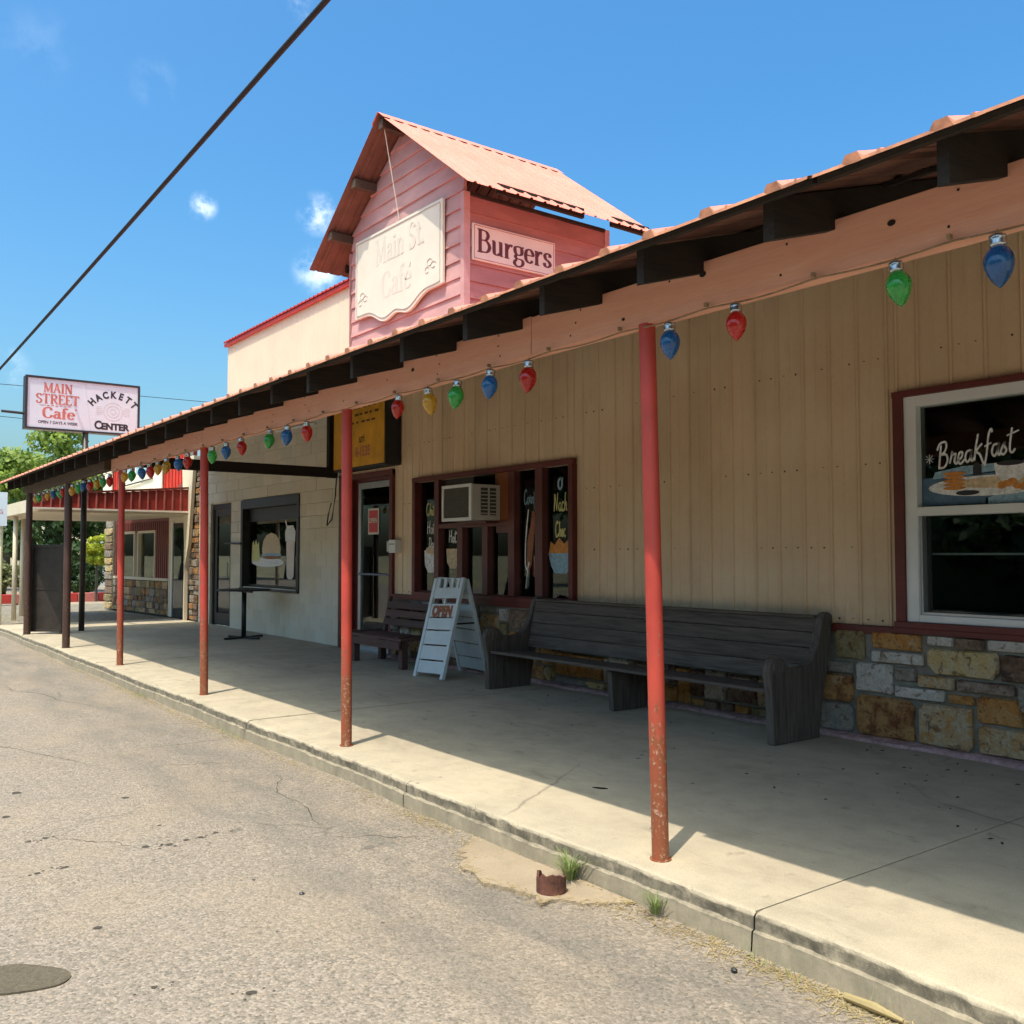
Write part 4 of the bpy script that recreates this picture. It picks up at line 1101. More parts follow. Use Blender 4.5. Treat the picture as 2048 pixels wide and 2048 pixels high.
obj('pane', MB().box(-3.703, 6.545, 1.75, -2.077, 6.550, 2.49), mat_glass, wn2)
obj('pane', MB().box(-3.684, 6.560, .986, -2.077, 6.565, 1.684), mat_glass, wn2)
obj('inner_strip', MB().box(-3.68, 6.62, 1.40, -2.08, 6.64, 1.415), mat_alu, wn2)  # thin metal strip set across behind the lower pane
y2 = 6.5440
P2 = lambda nm, mb, m: obj(nm, mb, m, wn2)
P2('painted_lettering', letters(MB(), 'Breakfast', (-3.30, y2 - .004, 2.062), (1, 0, .15), V, Wn, .185, SCR, .085, mono=True, xs=.83), mat_pw)
ast = MB()
for a in range(4):
    q = a * math.pi / 4; ast.bar((-3.64 - .035 * math.cos(q), y2 - .003, 2.10 - .035 * math.sin(q)), (-3.64 + .035 * math.cos(q), y2 - .003, 2.10 + .035 * math.sin(q)), .003, .006, (0, 1, 0))
P2('painted_star', ast, mat_pw)
P2('painted_table', MB().prism([(-3.70, 1.76), (-3.24, 1.76), (-3.24, 1.80), (-2.3, 1.80), (-2.3, 1.99), (-3.70, 1.96)], (0, y2, 0), U, V, Wn, .001), mat_pdb)
P2('painted_table', MB().prism([(-3.22, 1.755), (-2.1, 1.755), (-2.1, 1.86), (-2.9, 1.88), (-3.22, 1.80)], (0, y2 - .0012, 0), U, V, Wn, .001), mat_pb)
P2('painted_table', MB().prism([(-3.62, 1.95), (-3.2, 1.98), (-2.5, 2.0), (-2.5, 2.05), (-3.0, 2.04), (-3.4, 2.03), (-3.6, 2.0)], (0, y2 - .0014, 0), U, V, Wn, .001), mat_pb)
P2('painted_plate', blob(MB(), -3.22, 1.885, .43, .072, y2 - .0016, 30, 0), mat_pw)
P2('painted_plate', blob(MB(), -3.14, 1.905, .30, .040, y2 - .0036, 26, 0), mat_pt)
pan = MB()
for i in range(5): blob(pan, -3.455, 1.878 + i * .026, .085 - .004 * (i % 2), .013, y2 - .006 - i * .0006, 16, .05)
P2('painted_pancakes', pan, mat_po)
P2('painted_sausage', blob(MB(), -3.36, 1.840, .085, .018, y2 - .0062, 16, .05), mat_txtblack)
bc = MB()
for i in range(5): blob(bc, -3.12 + i * .035, 1.88 + .012 * i * (1 if i < 3 else -.3), .03, .024, y2 - .0062 - i * .0005, 10, .25)
P2('painted_bacon', bc, mat_po)
P2('painted_bacon', blob(MB(), -2.93, 1.885, .05, .018, y2 - .0062, 10, .2), mat_pbr)
P2('painted_cup', MB().prism([(-.115, .05), (.115, .05), (.10, -.03), (.06, -.075), (-.06, -.075), (-.10, -.03)], (-3.06, y2 - .0062, 1.985), U, V, Wn, .002), mat_pw)
P2('painted_coffee', blob(MB(), -3.06, 2.03, .095, .018, y2 - .0085, 18, 0), mat_txtblack)
P2('painted_ketchup', MB().prism([(-.03, -.03), (.03, -.03), (.03, .03), (.012, .06), (-.012, .06), (-.03, .03)], (-3.29, y2 - .006, 1.99), U, V, Wn, .002), mat_txtblack)

# --- cafe door
door = obj('door', MB().box(-12.60, 6.555, .02, -12.52, 6.60, 2.47), mat_alu, cafe, bevel=.003, label='aluminium framed glass door with a red open sign')
for b_ in ((-11.66, 6.555, .02, -11.60, 6.60, 2.47), (-12.52, 6.555, 2.38, -11.66, 6.60, 2.47), (-12.52, 6.555, .02, -11.66, 6.60, .22)):
    obj('rail', MB().box(*b_), mat_alu, door, bevel=.003)
for b_ in ((-12.775, 6.60, 0, -12.62, 6.66, 2.53), (-11.60, 6.60, 0, -11.53, 6.66, 2.53), (-12.62, 6.60, 2.48, -11.60, 6.66, 2.53)):
    obj('jamb', MB().box(*b_), mat_txtdark, door)
obj('pane', MB().box(-12.519, 6.575, .221, -11.661, 6.582, 2.379), mat_glass, door)
obj('push_bar', MB().tube([(-12.54, 6.53, 1.12), (-11.64, 6.53, 1.12)], .016, 8).box(-12.55, 6.53, 1.1, -12.53, 6.57, 1.14).box(-11.65, 6.53, 1.1, -11.63, 6.57, 1.14), mat_alu, door)
obj('threshold', MB().box(-12.77, 6.45, 0, -11.53, 6.70, .028), mat_alu, door)
osn = thing('open_sign', (-12.15, 6.56, 1.9), 'small red and white OPEN sign hung inside the cafe door glass', 'sign')
obj('sign_board', MB().box(-12.30, 6.562, 1.70, -11.98, 6.570, 2.08), mat_signwhite, osn)
obj('sign_panel', MB().box(-12.27, 6.559, 1.73, -12.01, 6.5621, 2.05), mat_signred, osn)
obj('lettering', sans(MB(), 'OPEN', (-12.14, 6.559, 1.90), U, V, Wn, .095, bold=.003), mat_signwhite, osn)
# wall mailbox beside the door
mbx = thing('mailbox', (-11.40, 6.5, 1.52), 'small white wall mailbox with black edge beside the cafe door', 'mailbox')
obj('box_body', MB().box(-11.40, 6.40, 1.43, -11.22, 6.505, 1.61), mat_white, mbx, bevel=.006)
obj('side_plate', MB().box(-11.50, 6.43, 1.43, -11.405, 6.505, 1.61), mat_black, mbx, bevel=.004)
obj('slot', MB().box(-11.37, 6.393, 1.545, -11.25, 6.3995, 1.556), mat_black, mbx)
for k in range(3): obj('louver', MB().box(-11.49 + k * .03, 6.422, 1.45, -11.475 + k * .03, 6.4295, 1.59), mat_white, mbx)

# ================================================================= cupola on the porch roof
YC, YF, YB, YR = 5.0, 4.68, 6.86, 7.12
CX = -8.615; HW = 1.172; EZ = 4.80; AZ = 6.06; EX = 1.68
slope = (AZ - EZ) / EX
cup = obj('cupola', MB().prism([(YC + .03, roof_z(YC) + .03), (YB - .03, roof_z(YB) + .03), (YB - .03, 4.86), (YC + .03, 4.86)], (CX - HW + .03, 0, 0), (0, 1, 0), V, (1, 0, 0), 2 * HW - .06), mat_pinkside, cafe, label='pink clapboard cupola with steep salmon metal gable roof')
def rzc(x): return AZ - slope * abs(x - CX)
# clapboards on the front gable
z = 3.42; hh = .168
while z < AZ - .15:
    zt = min(z + hh, AZ - .12)
    def half(zz):
        return HW if zz < rzc(CX + HW) - .05 else max(.02, (AZ - .05 - zz) / slope)
    a0, a1 = half(z), half(zt)
    mbc = MB()
    pts = [(CX - a0, z), (CX + a0, z), (CX + a1, zt), (CX - a1, zt)]
    j = random.uniform(-.003, .003)
    mbc.v = [(pts[0][0], YC - .022 + j, z), (pts[1][0], YC - .022 + j, z), (pts[2][0], YC - .004, zt), (pts[3][0], YC - .004, zt), (pts[0][0], YC + .02, z), (pts[1][0], YC + .02, z), (pts[2][0], YC + .02, zt), (pts[3][0], YC + .02, zt)]
    mbc.f = [(0, 1, 2, 3), (4, 7, 6, 5), (0, 4, 5, 1), (3, 2, 6, 7), (0, 3, 7, 4), (1, 5, 6, 2)]; mbc.m = [0] * 6
    obj('clapboard', mbc, mat_pink, cup)
    z += hh + .002
# upper gable backing
mb = MB().prism([(CX - HW + .03, 4.86), (CX + HW - .03, 4.86), (CX + HW - .05, rzc(CX + HW) - .10), (CX, AZ - .12), (CX - HW + .05, rzc(CX - HW) - .10)], (0, YC + .03, 0), U, V, (0, 1, 0), .02)
obj('gable_backing', mb, mat_pink, cup)
# side clapboards
for sgn in (1, -1):
    z = 3.55
    while z < 4.86:
        zt = min(z + hh, 4.90)
        xo = CX + sgn * HW; ye = min(YB, (z + .02 - 2.69) / .305 + 2.70)
        if ye < YC + .1: z += hh + .002; continue
        mbc = MB(); d0 = sgn * .022; d1 = sgn * .004
        mbc.v = [(xo + d0, YC + .02, z), (xo + d0, ye, z), (xo + d1, ye, zt), (xo + d1, YC + .02, zt), (xo - sgn * .03, YC + .02, z), (xo - sgn * .03, ye, z), (xo - sgn * .03, ye, zt), (xo - sgn * .03, YC + .02, zt)]
        mbc.f = [(0, 1, 2, 3), (4, 7, 6, 5), (0, 4, 5, 1), (3, 2, 6, 7), (0, 3, 7, 4), (1, 5, 6, 2)]; mbc.m = [0] * 6
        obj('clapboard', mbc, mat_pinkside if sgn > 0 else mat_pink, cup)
        z += hh + .002
    obj('corner_board', MB().box(CX + sgn * HW - .035, YC - .03, 3.4, CX + sgn * (HW + .027), YC + .045, 4.93), mat_pink, cup, bevel=.003)
    obj('corner_board', MB().box(CX + sgn * HW - .03, YB - .05, 3.9, CX + sgn * (HW + .026), YB + .02, 4.93), mat_pink, cup, bevel=.003)
    obj('top_plate', MB().box(CX + sgn * HW - .06, YC + .05, 4.902, CX + sgn * (HW + .03), YB - .05, 4.935), mat_panel, cup)
# lookouts (front rafters ends) and plate timbers in the open eaves
for x in (CX, CX - .62, CX - 1.2):
    zz = rzc(x) - (.10 if x == CX else .075)
    obj('lookout', MB().box(x - .045, YF + .03, zz - .05, x + .045, YC + .02, zz + .045), mat_brownbeam, cup, bevel=.003)
for (ya, yb_) in ((YC + .10, 6.18), (6.56, YR - .02)):
    obj('eave_timber', MB().bar((CX + EX - .12, ya, EZ + .06), (CX + EX - .12, yb_, EZ + .055), .04, .10), mat_raft, cup, bevel=.003)
    obj('eave_timber', MB().bar((CX - EX + .12, ya, EZ + .06), (CX - EX + .12, yb_, EZ + .055), .04, .10), mat_raft, cup, bevel=.003)
# roof sheets: ribs run down the slope, sheets side by side along Y
ln = math.hypot(EX, AZ - EZ)
for sgn in (1, -1):
    nrm = Vector((sgn * (AZ - EZ) / ln, 0, EX / ln)); y = YF
    while y < YR - .02:
        w_ = min(.49, YR - y)
        e = random.uniform(-.004, .004)
        path = [((CX + sgn * .0, 0, AZ + .005), nrm), ((CX + sgn * (EX + e), 0, EZ - slope * e), nrm)]
        o = ribbed(cup, y, w_ + .006, 3, path, ax=(0, 1, 0), rib_h=.014)
        y += w_
mb = MB()
for sgn in (1, -1):
    a = (CX, AZ + .020); b = (CX + sgn * .13, AZ + .020 - slope * .13)
    mb.add([(a[0], YF - .01, a[1]), (a[0], YR + .01, a[1]), (b[0], YR + .01, b[1]), (b[0], YF - .01, b[1])], [(0, 1, 2, 3)])
obj('ridge_cap', mb, mat_roof, cup, fix=False)
# hanging wires in front of the gable
obj('sign_wire', MB().tube([(CX - .0, YF + .07, 5.95), (CX - .02, YC - .05, 5.0)], .006, 6), mat_signwhite, cup)

# cafe board sign on the gable
cs = thing('cafe_sign', (-8.67, 4.95, 4.1), 'large cream board sign with wavy lower edge on the pink gable', 'sign')
def wav(x):   # lower outline of the board, x from -1 to 1
    return 4.10 - .16 * math.exp(-(x * 2.0) ** 2 * .8) + .05 * math.cos(x * 9) * (1 - abs(x))
pts = [(-9.60, 4.985), (-7.745, 4.95)]
for i in range(41):
    q = 1 - i / 20; pts.append((-8.67 + .925 * q, wav(q)))
mb = MB().prism(pts, (0, 4.965, 0), U, V, Wn, .03); obj('sign_board', mb, mat_signwhite, cs, bevel=.003)
mb = MB(); n_ = len(pts)
for i in range(n_):
    a, b = pts[i], pts[(i + 1) % n_]; cx_, cz_ = -8.67, 4.5
    s1 = lambda p: (cx_ + (p[0] - cx_) * .955, cz_ + (p[1] - cz_) * .93); a, b = s1(a), s1(b)
    mb.bar((a[0], 4.9335, a[1]), (b[0], 4.9335, b[1]), .004, .012, (0, 1, 0))
obj('border_line', mb, mat_txtfaint2, cs)
obj('lettering', letters(MB(), 'Main St.', (-8.60, 4.934, 4.60), U, V, Wn, .27, G, .17, .06, xs=.92, depth=.0004), mat_txtfaint, cs, fix=False)
obj('lettering', letters(letters(MB(), 'Cafe', (-8.66, 4.934, 4.20), U, V, Wn, .28, G, .17, .06, depth=.0004), "'", (-8.30, 4.934, 4.22), U, V, Wn, .25, G, .1, .06), mat_txtfaint, cs, fix=False)
for xx, zz in ((-9.42, 4.30), (-7.98, 4.33)):
    m_ = MB()
    for (dx, dz, rx, rz) in ((0, .03, .05, .035), (.07, -.01, .05, .03), (-.05, -.04, .04, .03)):
        n_ = 14
        for k in range(n_):
            a0, a1 = 2 * math.pi * k / n_ * .85, 2 * math.pi * (k + 1) / n_ * .85
            m_.bar((xx + dx + rx * math.cos(a0), 4.9335, zz + dz + rz * math.sin(a0)), (xx + dx + rx * math.cos(a1), 4.9335, zz + dz + rz * math.sin(a1)), .003, .007, (0, 1, 0))
    obj('scroll', m_, mat_txtfaint2, cs)
# burgers sign on the side wall
bs = thing('burgers_sign', (CX + HW + .03, 5.6, 4.45), 'pale pink Burgers sign with dark serif letters on the cupola side', 'sign')
xo = CX + HW + .024
obj('sign_board', MB().box(xo, 5.06, 4.265, xo + .025, 6.09, 4.625), mat_signpink, bs, bevel=.003)
for (y0, z0, y1, z1) in ((5.075, 4.605, 6.075, 4.611), (5.075, 4.279, 6.075, 4.285), (5.075, 4.279, 5.081, 4.611), (6.069, 4.279, 6.075, 4.611)):
    obj('border_line', MB().box(xo + .0248, y0, z0, xo + .0275, y1, z1), mat_txtred, bs)
obj('lettering', letters(MB(), 'Burgers', (xo + .0252, 5.575, 4.352), (0, 1, 0), V, (1, 0, 0), .222, G, .17, .05, xs=1.02), mat_txtdark, bs, fix=False)

# ================================================================= air conditioner
ac = thing('air_conditioner', (-9.2, 6.3, 1.8), 'boxy window air conditioner with white frame sticking out of the storefront', 'air conditioner')
ax0, ax1, ay0, ay1, az0, az1 = -9.545, -8.925, 6.085, 6.53, 1.805, 2.225
obj('casing', MB().box(ax0, ay0 + .02, az0, ax1, ay1, az1), mat_acw, ac, bevel=.008)
for b_ in ((ax0 - .006, ay0, az0 - .005, ax1 + .006, ay0 + .022, az0 + .035), (ax0 - .006, ay0, az1 - .032, ax1 + .006, ay0 + .022, az1 + .005), (ax0 - .006, ay0, az0 + .035, ax0 + .032, ay0 + .022, az1 - .032), (ax1 - .045, ay0, az0 + .035, ax1 + .006, ay0 + .022, az1 - .032)):
    obj('front_frame', MB().box(*b_), mat_white, ac, bevel=.004)
obj('condenser_grille', MB().box(ax0 + .032, ay0 + .012, az0 + .035, ax1 - .045, ay0 + .0195, az1 - .032), mat_acg, ac)
m_ = MB()
for k in range(14): zz = az0 + .05 + k * .024; m_.box(ax0 + .034, ay0 + .008, zz, ax1 - .047, ay0 + .0119, zz + .004)
o = obj('grille_fin', m_, mat_acg, ac); o['kind'] = 'stuff'
for (y0, y1) in ((ay0 + .14, ay0 + .24), (ay0 + .27, ay0 + .36)):
    obj('louver_panel', MB().box(ax1 - .001, y0, az0 + .06, ax1 + .002, y1, az1 - .04), mat_acg, ac)
    for k in range(7):
        zz = az0 + .075 + k * .043; obj('louver', MB().box(ax1 + .002, y0 + .006, zz, ax1 + .010, y1 - .006, zz + .012), mat_acw, ac)
obj('support_rail', MB().box(ax0, 6.30, az0 - .03, ax1, 6.46, az0 - .006), mat_mull, ac)

# ================================================================= yellow light box sign
ys = thing('light_box_sign', (-12.0, 6.35, 3.1), 'faded yellow light box sign with black sides above the cafe door', 'sign')
obj('cabinet', MB().box(-12.85, 6.262, 2.64, -11.25, 6.50, 3.62), mat_black, ys, bevel=.006)
obj('sign_face', MB().box(-12.82, 6.253, 2.67, -11.28, 6.2615, 3.60), mat_yellow, ys)
m_ = MB()
sans(m_, 'uri', (-11.93, 6.253, 3.06), U, V, Wn, .17, xs=.9, depth=.0015, bold=.004)
obj('lettering', m_, mat_txtbrown, ys)
m_ = MB(); sans(m_, '8-1535', (-11.90, 6.253, 2.87), U, V, Wn, .20, xs=.8, depth=.0015, bold=.006); obj('lettering', m_, mat_txtred, ys)
for zz, s_, xx in ((3.50, .07, -11.9), (3.40, .08, -11.85), (3.29, .07, -11.95)):
    m_ = MB()
    for k in range(6): m_.box(xx - .45 + k * .15, 6.2515, zz, xx - .45 + k * .15 + random.uniform(.05, .12), 6.2531, zz + s_ * .4)
    obj('faded_line', m_, mat_txtbrown, ys)
obj('bracket', MB().box(-12.95, 6.40, 2.56, -12.72, 6.50, 2.60), mat_black, ys)
# conduit (white) along the porch ceiling and a hanging lever cable
tag(obj('conduit', MB().tube([(-14.4, 6.0, 3.41), (-13.3, 6.0, 3.385), (-12.95, 6.0, 3.37)], .03, 8), mat_white, smooth=True), 'white conduit pipe under the porch roof left of the yellow sign', 'pipe')
tag(obj('hanging_cable', MB().tube([(-13.10, 6.44, 2.62), (-13.14, 6.44, 2.3), (-13.25, 6.44, 1.95), (-13.42, 6.44, 1.86), (-13.38, 6.44, 2.02), (-13.28, 6.44, 2.2)], .011, 6), mat_black, smooth=True), 'black cable hanging on the block wall left of the cafe door', 'cable')

# ================================================================= block building
blk = thing('block_building', (-16, 6.5, 0), 'cream painted cinder block building with dark window and parapet of cream metal', 'building')
BW = (-17.16, -14.61, .80, 2.39); BD = (-18.92, -17.76, 0, 2.40)
mb = MB()
for a, b in ((-19.62, -18.92), (-17.76, -17.16), (-14.61, -13.055)): mb.box(a, 6.56, 0, b, 6.75, 3.75)
mb.box(-18.92, 6.56, 2.40, -17.76, 6.75, 3.75); mb.box(-17.16, 6.56, 0, -14.61, 6.75, .80); mb.box(-17.16, 6.56, 2.39, -14.61, 6.75, 3.75)
obj('wall_core', mb, mat_block, blk)
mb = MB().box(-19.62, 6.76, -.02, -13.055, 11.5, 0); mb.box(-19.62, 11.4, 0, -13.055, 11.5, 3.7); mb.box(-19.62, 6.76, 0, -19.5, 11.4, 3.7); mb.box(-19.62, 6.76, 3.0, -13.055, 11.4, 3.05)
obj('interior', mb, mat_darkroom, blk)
bm_cache = {}
for r_ in range(19):
    z0 = .005 + r_ * .203; x = -19.60 - (.2 if r_ % 2 else 0)
    while x < -13.06:
        a, b = max(x, -19.60), min(x + .40, -13.07)
        segs = [(a + .001, b - .001)]
        for o_ in (BW, BD):
            if z0 < o_[3] - .02 and z0 + .2 > o_[2] + .02:
                ns = []
                for p, q in segs:
                    if q <= o_[0] or p >= o_[1]: ns.append((p, q)); continue
                    if p < o_[0] - .04: ns.append((p, o_[0]))
                    if q > o_[1] + .04: ns.append((o_[1], q))
                segs = ns
        for p, q in segs:
            if q - p < .03: continue
            d = random.uniform(-.003, .003)
            g2 = .0022 if z0 > 1.55 else -.0005
            obj('block', MB().box(p - g2 * .3, 6.503 + d * (1 if z0 > 1.5 else .25), z0, q, 6.562, z0 + .203 - g2 * 1.6), mat_block, blk, bevel=.003 if z0 > 1.55 else .0012)
        x += .403
bwin = obj('window', MB().box(-17.20, 6.46, .76, -14.57, 6.56, .80), mat_black, blk, label='dark framed shop window in the block wall')
for b_ in ((-17.20, 6.48, .80, -17.10, 6.70, 2.39), (-14.67, 6.48, .80, -14.57, 6.70, 2.39), (-17.20, 6.478, 2.26, -14.57, 6.66, 2.42), (-17.1, 6.60, 2.02, -14.67, 6.66, 2.26), (-17.1, 6.60, .80, -14.67, 6.66, .86)):
    obj('frame', MB().box(*b_), mat_black, bwin, bevel=.003)
obj('pane', MB().box(-17.1, 6.625, .86, -14.67, 6.631, 2.02), mat_glass, bwin)
m_ = MB(); sans(m_, 'O', (-16.0, 6.624, 1.5), U, V, Wn, .001)
yb = 6.6245
obj('painted_plate', blob(MB(), -16.24, 1.27, .74, .085, yb, 28, 0), mat_pw, bwin)
obj('painted_fries', MB().prism([(-.22, -.16), (-.20, .16), (-.13, .22), (-.08, .12), (-.02, .24), (.05, .14), (.12, .20), (.18, -.16)], (-16.76, yb - .001, 1.45), U, V, Wn, .002), mat_py, bwin)
obj('painted_bun', MB().prism([(-.40, -.02), (-.42, .10), (-.36, .24), (-.22, .34), (0, .38), (.22, .34), (.36, .24), (.42, .10), (.40, -.02)], (-16.06, yb - .002, 1.42), U, V, Wn, .002), mat_pt, bwin)
obj('painted_lettuce', blob(MB(), -16.06, 1.40, .44, .035, yb - .0045, 26, .16), mat_pb, bwin)
obj('painted_patty', blob(MB(), -16.06, 1.355, .40, .03, yb - .006, 20, .04), mat_pbr, bwin)
obj('painted_shake', MB().prism([(-.17, .30), (.19, .30), (.15, -.40), (.08, -.46), (-.08, -.46), (-.14, -.40)], (-15.23, yb - .001, 1.44), U, V, Wn, .002), mat_signpink, bwin)
obj('painted_cream', MB().prism([(-.20, -.10), (-.22, .06), (-.14, .17), (.12, .17), (.22, .06), (.20, -.12)], (-15.23, yb - .003, 1.74), U, V, Wn, .002), mat_pw, bwin)
obj('painted_straw', MB().bar((-15.44, yb - .002, 2.0), (-15.36, yb - .002, 1.86), .03, .004, (0, 1, 0)), mat_pw, bwin)
bdoor = obj('door', MB().box(-18.92, 6.55, 2.32, -17.76, 6.64, 2.42), mat_black, blk, label='dark glazed door at the left end of the block wall')
for b_ in ((-18.92, 6.55, 0, -18.84, 6.64, 2.32), (-17.84, 6.55, 0, -17.76, 6.64, 2.32), (-18.84, 6.57, .02, -18.70, 6.62, 2.32), (-17.98, 6.57, .02, -17.84, 6.62, 2.32), (-18.7, 6.57, .02, -17.98, 6.62, .25), (-18.7, 6.57, 2.18, -17.98, 6.62, 2.32)):
    obj('stile', MB().box(*b_), mat_black, bdoor)
obj('pane', MB().box(-18.7, 6.59, .25, -17.98, 6.597, 2.18), mat_glass, bdoor)
obj('handle', MB().tube([(-18.02, 6.54, .95), (-18.02, 6.54, 1.25)], .012, 6), mat_alu, bdoor)
# bracket bar between door and window
obj('lock_bar', MB().tube([(-17.93, 6.44, 1.63), (-17.09, 6.44, 1.61)], .018, 6), mat_black, blk)
# cream parapet in ribbed sheets with a red cap
x = -18.05
while x < -10.6:
    w_ = .93
    m_ = MB(); n_ = 6; P_ = []
    for i in range(n_): b0 = x + i * w_ / n_; P_ += [(b0, 6.50), (b0 + .10, 6.50), (b0 + .112, 6.496), (b0 + .143, 6.496)]
    P_.append((x + w_, 6.50)); n2 = len(P_)
    m_.v = [(a, b, 3.87) for a, b in P_] + [(a, b, 5.60) for a, b in P_] + [(x, 6.56, 3.87), (x + w_, 6.56, 3.87), (x, 6.56, 5.6), (x + w_, 6.56, 5.6)]
    m_.f = [(i, i + 1, n2 + i + 1, n2 + i) for i in range(n2 - 1)] + [(2 * n2, 2 * n2 + 2, 2 * n2 + 3, 2 * n2 + 1), tuple(range(n2, 2 * n2)) + (2 * n2 + 3, 2 * n2 + 2)]
    m_.m = [0] * len(m_.f); obj('parapet_panel', m_, mat_cream, blk, fix=False)
    x += w_
obj('parapet_return', MB().box(-18.055, 6.565, 3.2, -17.98, 11.5, 5.60), mat_cream, blk)
path = [((0, 6.42, 5.57), Vector((0, -.3, .95))), ((0, 6.75, 5.70), Vector((0, -.3, .95)))]
x = -18.12
while x < -10.8:
    ribbed(blk, x, .92, 6, path, nm='cap_sheet', mat=[mat_redmetal, mat_redmetal], rib_h=.03); x += .91
obj('cap_board', MB().box(-18.1, 6.44, 5.50, -10.75, 6.487, 5.56), mat_redmetal, blk)
obj('rear_roof', MB().box(-17.97, 6.57, 4.6, -10.75, 11.5, 4.65), mat_under, blk)

# ================================================================= pillar and filling station at the far end
pil = thing('stone_pillar', (-20.2, 6.6, 0), 'flared stone pillar with a cream painted edge at the far end of the porch', 'pillar')
mb = MB().prism([(-20.27, 0), (-19.66, 0), (-19.66, 3.5), (-20.27, 3.5)], (0, 6.56, 0), U, V, (0, 1, 0), .5)
obj('pillar_core', mb, mat_mortar, pil)
zz = .03
while zz < 3.3:
    h_ = random.choice([.10, .13, .17])
    xx = -20.26
    while xx < -19.76:
        w_ = random.choice([.16, .22, .30]); 
        if -19.68 - (xx + w_) < .12: w_ = -19.68 - xx
        stone(xx + .01, xx + w_ - .01, zz, zz + h_ - .02, random.choice(['db', 'br', 'ru', 'gy', 'db', 'br']), y=6.56, parent=pil)
        xx += w_
    zz += h_
obj('cream_edge', MB().prism([(-20.33, 0), (-20.272, 0), (-20.272, 1.15), (-20.05, 1.64), (-19.76, 3.5), (-20.55, 3.5), (-20.33, 1.64)], (0, 6.42, 0), U, V, (0, 1, 0), .07), mat_cream, pil)

st = thing('filling_station', (-23, 6.4, 0), 'low red metal shop with stone wainscot, tilted canopy and painted billboard', 'building')
A = Vector((-26.2, 6.30, 0)); B = Vector((-20.95, 6.72, 0)); su = (B - A).normalized(); sn = Vector((su.y, -su.x, 0))  # outward towards street
Ls = (B - A).length
def sbox(s0, s1, z0, z1, d0, d1, m, nm, parent=None, bevel=0, label=None):
    p = [A + su * s0 + sn * d0, A + su * s1 + sn * d0, A + su * s1 + sn * d1, A + su * s0 + sn * d1]
    mbx_ = MB().add([(q.x, q.y, z0) for q in p] + [(q.x, q.y, z1) for q in p], [(0, 3, 2, 1), (4, 5, 6, 7), (0, 1, 5, 4), (1, 2, 6, 5), (2, 3, 7, 6), (3, 0, 4, 7)])
    return obj(nm, mbx_, m, parent or st, bevel=bevel, label=label)
sbox(0, Ls, 0, .80, -.25, 0, mat_mortar, 'wainscot_core'); sbox(0, Ls, 1.95, 3.0, -.25, 0, mat_maroon, 'upper_wall')
sbox(0, .75, .8, 1.95, -.25, 0, mat_maroon, 'upper_wall'); sbox(3.38, 4.2, .8, 1.95, -.25, 0, mat_maroon, 'upper_wall')
sbox(4.2, Ls, 0, 2.3, -.25, .03, mat_cream, 'entry_wall')
s_ = 0.02
while s_ < 4.15:
    if not (.75 < s_ < 3.36):
        sbox(s_, s_ + .05, .83, 2.2, 0, .02, mat_maroon, 'rib')
    else: sbox(s_, s_ + .05, 1.99, 2.2, 0, .02, mat_maroon, 'rib')
    s_ += .12
sbox(0, 4.2, .80, .86, -.02, .05, mat_cream, 'sill')
random.seed(21)
zz = .02
while zz < .78:
    h_ = random.choice([.12, .16, .2]); h_ = min(h_, .80 - zz); xx = .02
    while xx < 4.1:
        w_ = random.choice([.22, .3, .42]); w_ = min(w_, 4.16 - xx)
        if h_ > .05 and w_ > .06: stone(xx + .01, xx + w_ - .01, zz, zz + h_ - .02, random.choice(['ol', 'br', 'ru', 'gy', 'db', 'oc']), parent=st, frame=(A, su, sn))
        xx += w_
    zz += h_
for s0, s1 in ((.80, 1.98), (2.2, 3.34)):
    w0 = sbox(s0, s1, 1.93, 1.99, -.10, .03, mat_cream, 'window')
    for a, b, c_, d in ((s0, s0 + .05, .86, 1.93), (s1 - .05, s1, .86, 1.93)): sbox(a, b, c_, d, -.10, .03, mat_cream, 'frame', w0)
    sbox(s0 + .05, s1 - .05, .86, 1.93, -.06, -.05, mat_glass, 'pane', w0)
    sbox(s0 + .05, s1 - .45, .9, 1.9, -.16, -.12, mat_pt, 'curtain', w0)
sbox(.75, 3.38, .8, 1.95, -.7, -.6, mat_emblem, 'interior')
d0 = sbox(4.50, 5.2, .0, 2.12, .03, .05, mat_darkroom, 'door'); sbox(4.56, 5.12, .2, 2.02, .05, .056, mat_glass, 'pane', d0); sbox(4.45, 4.52, 0, 2.16, .05, .075, mat_white, 'frame', d0)
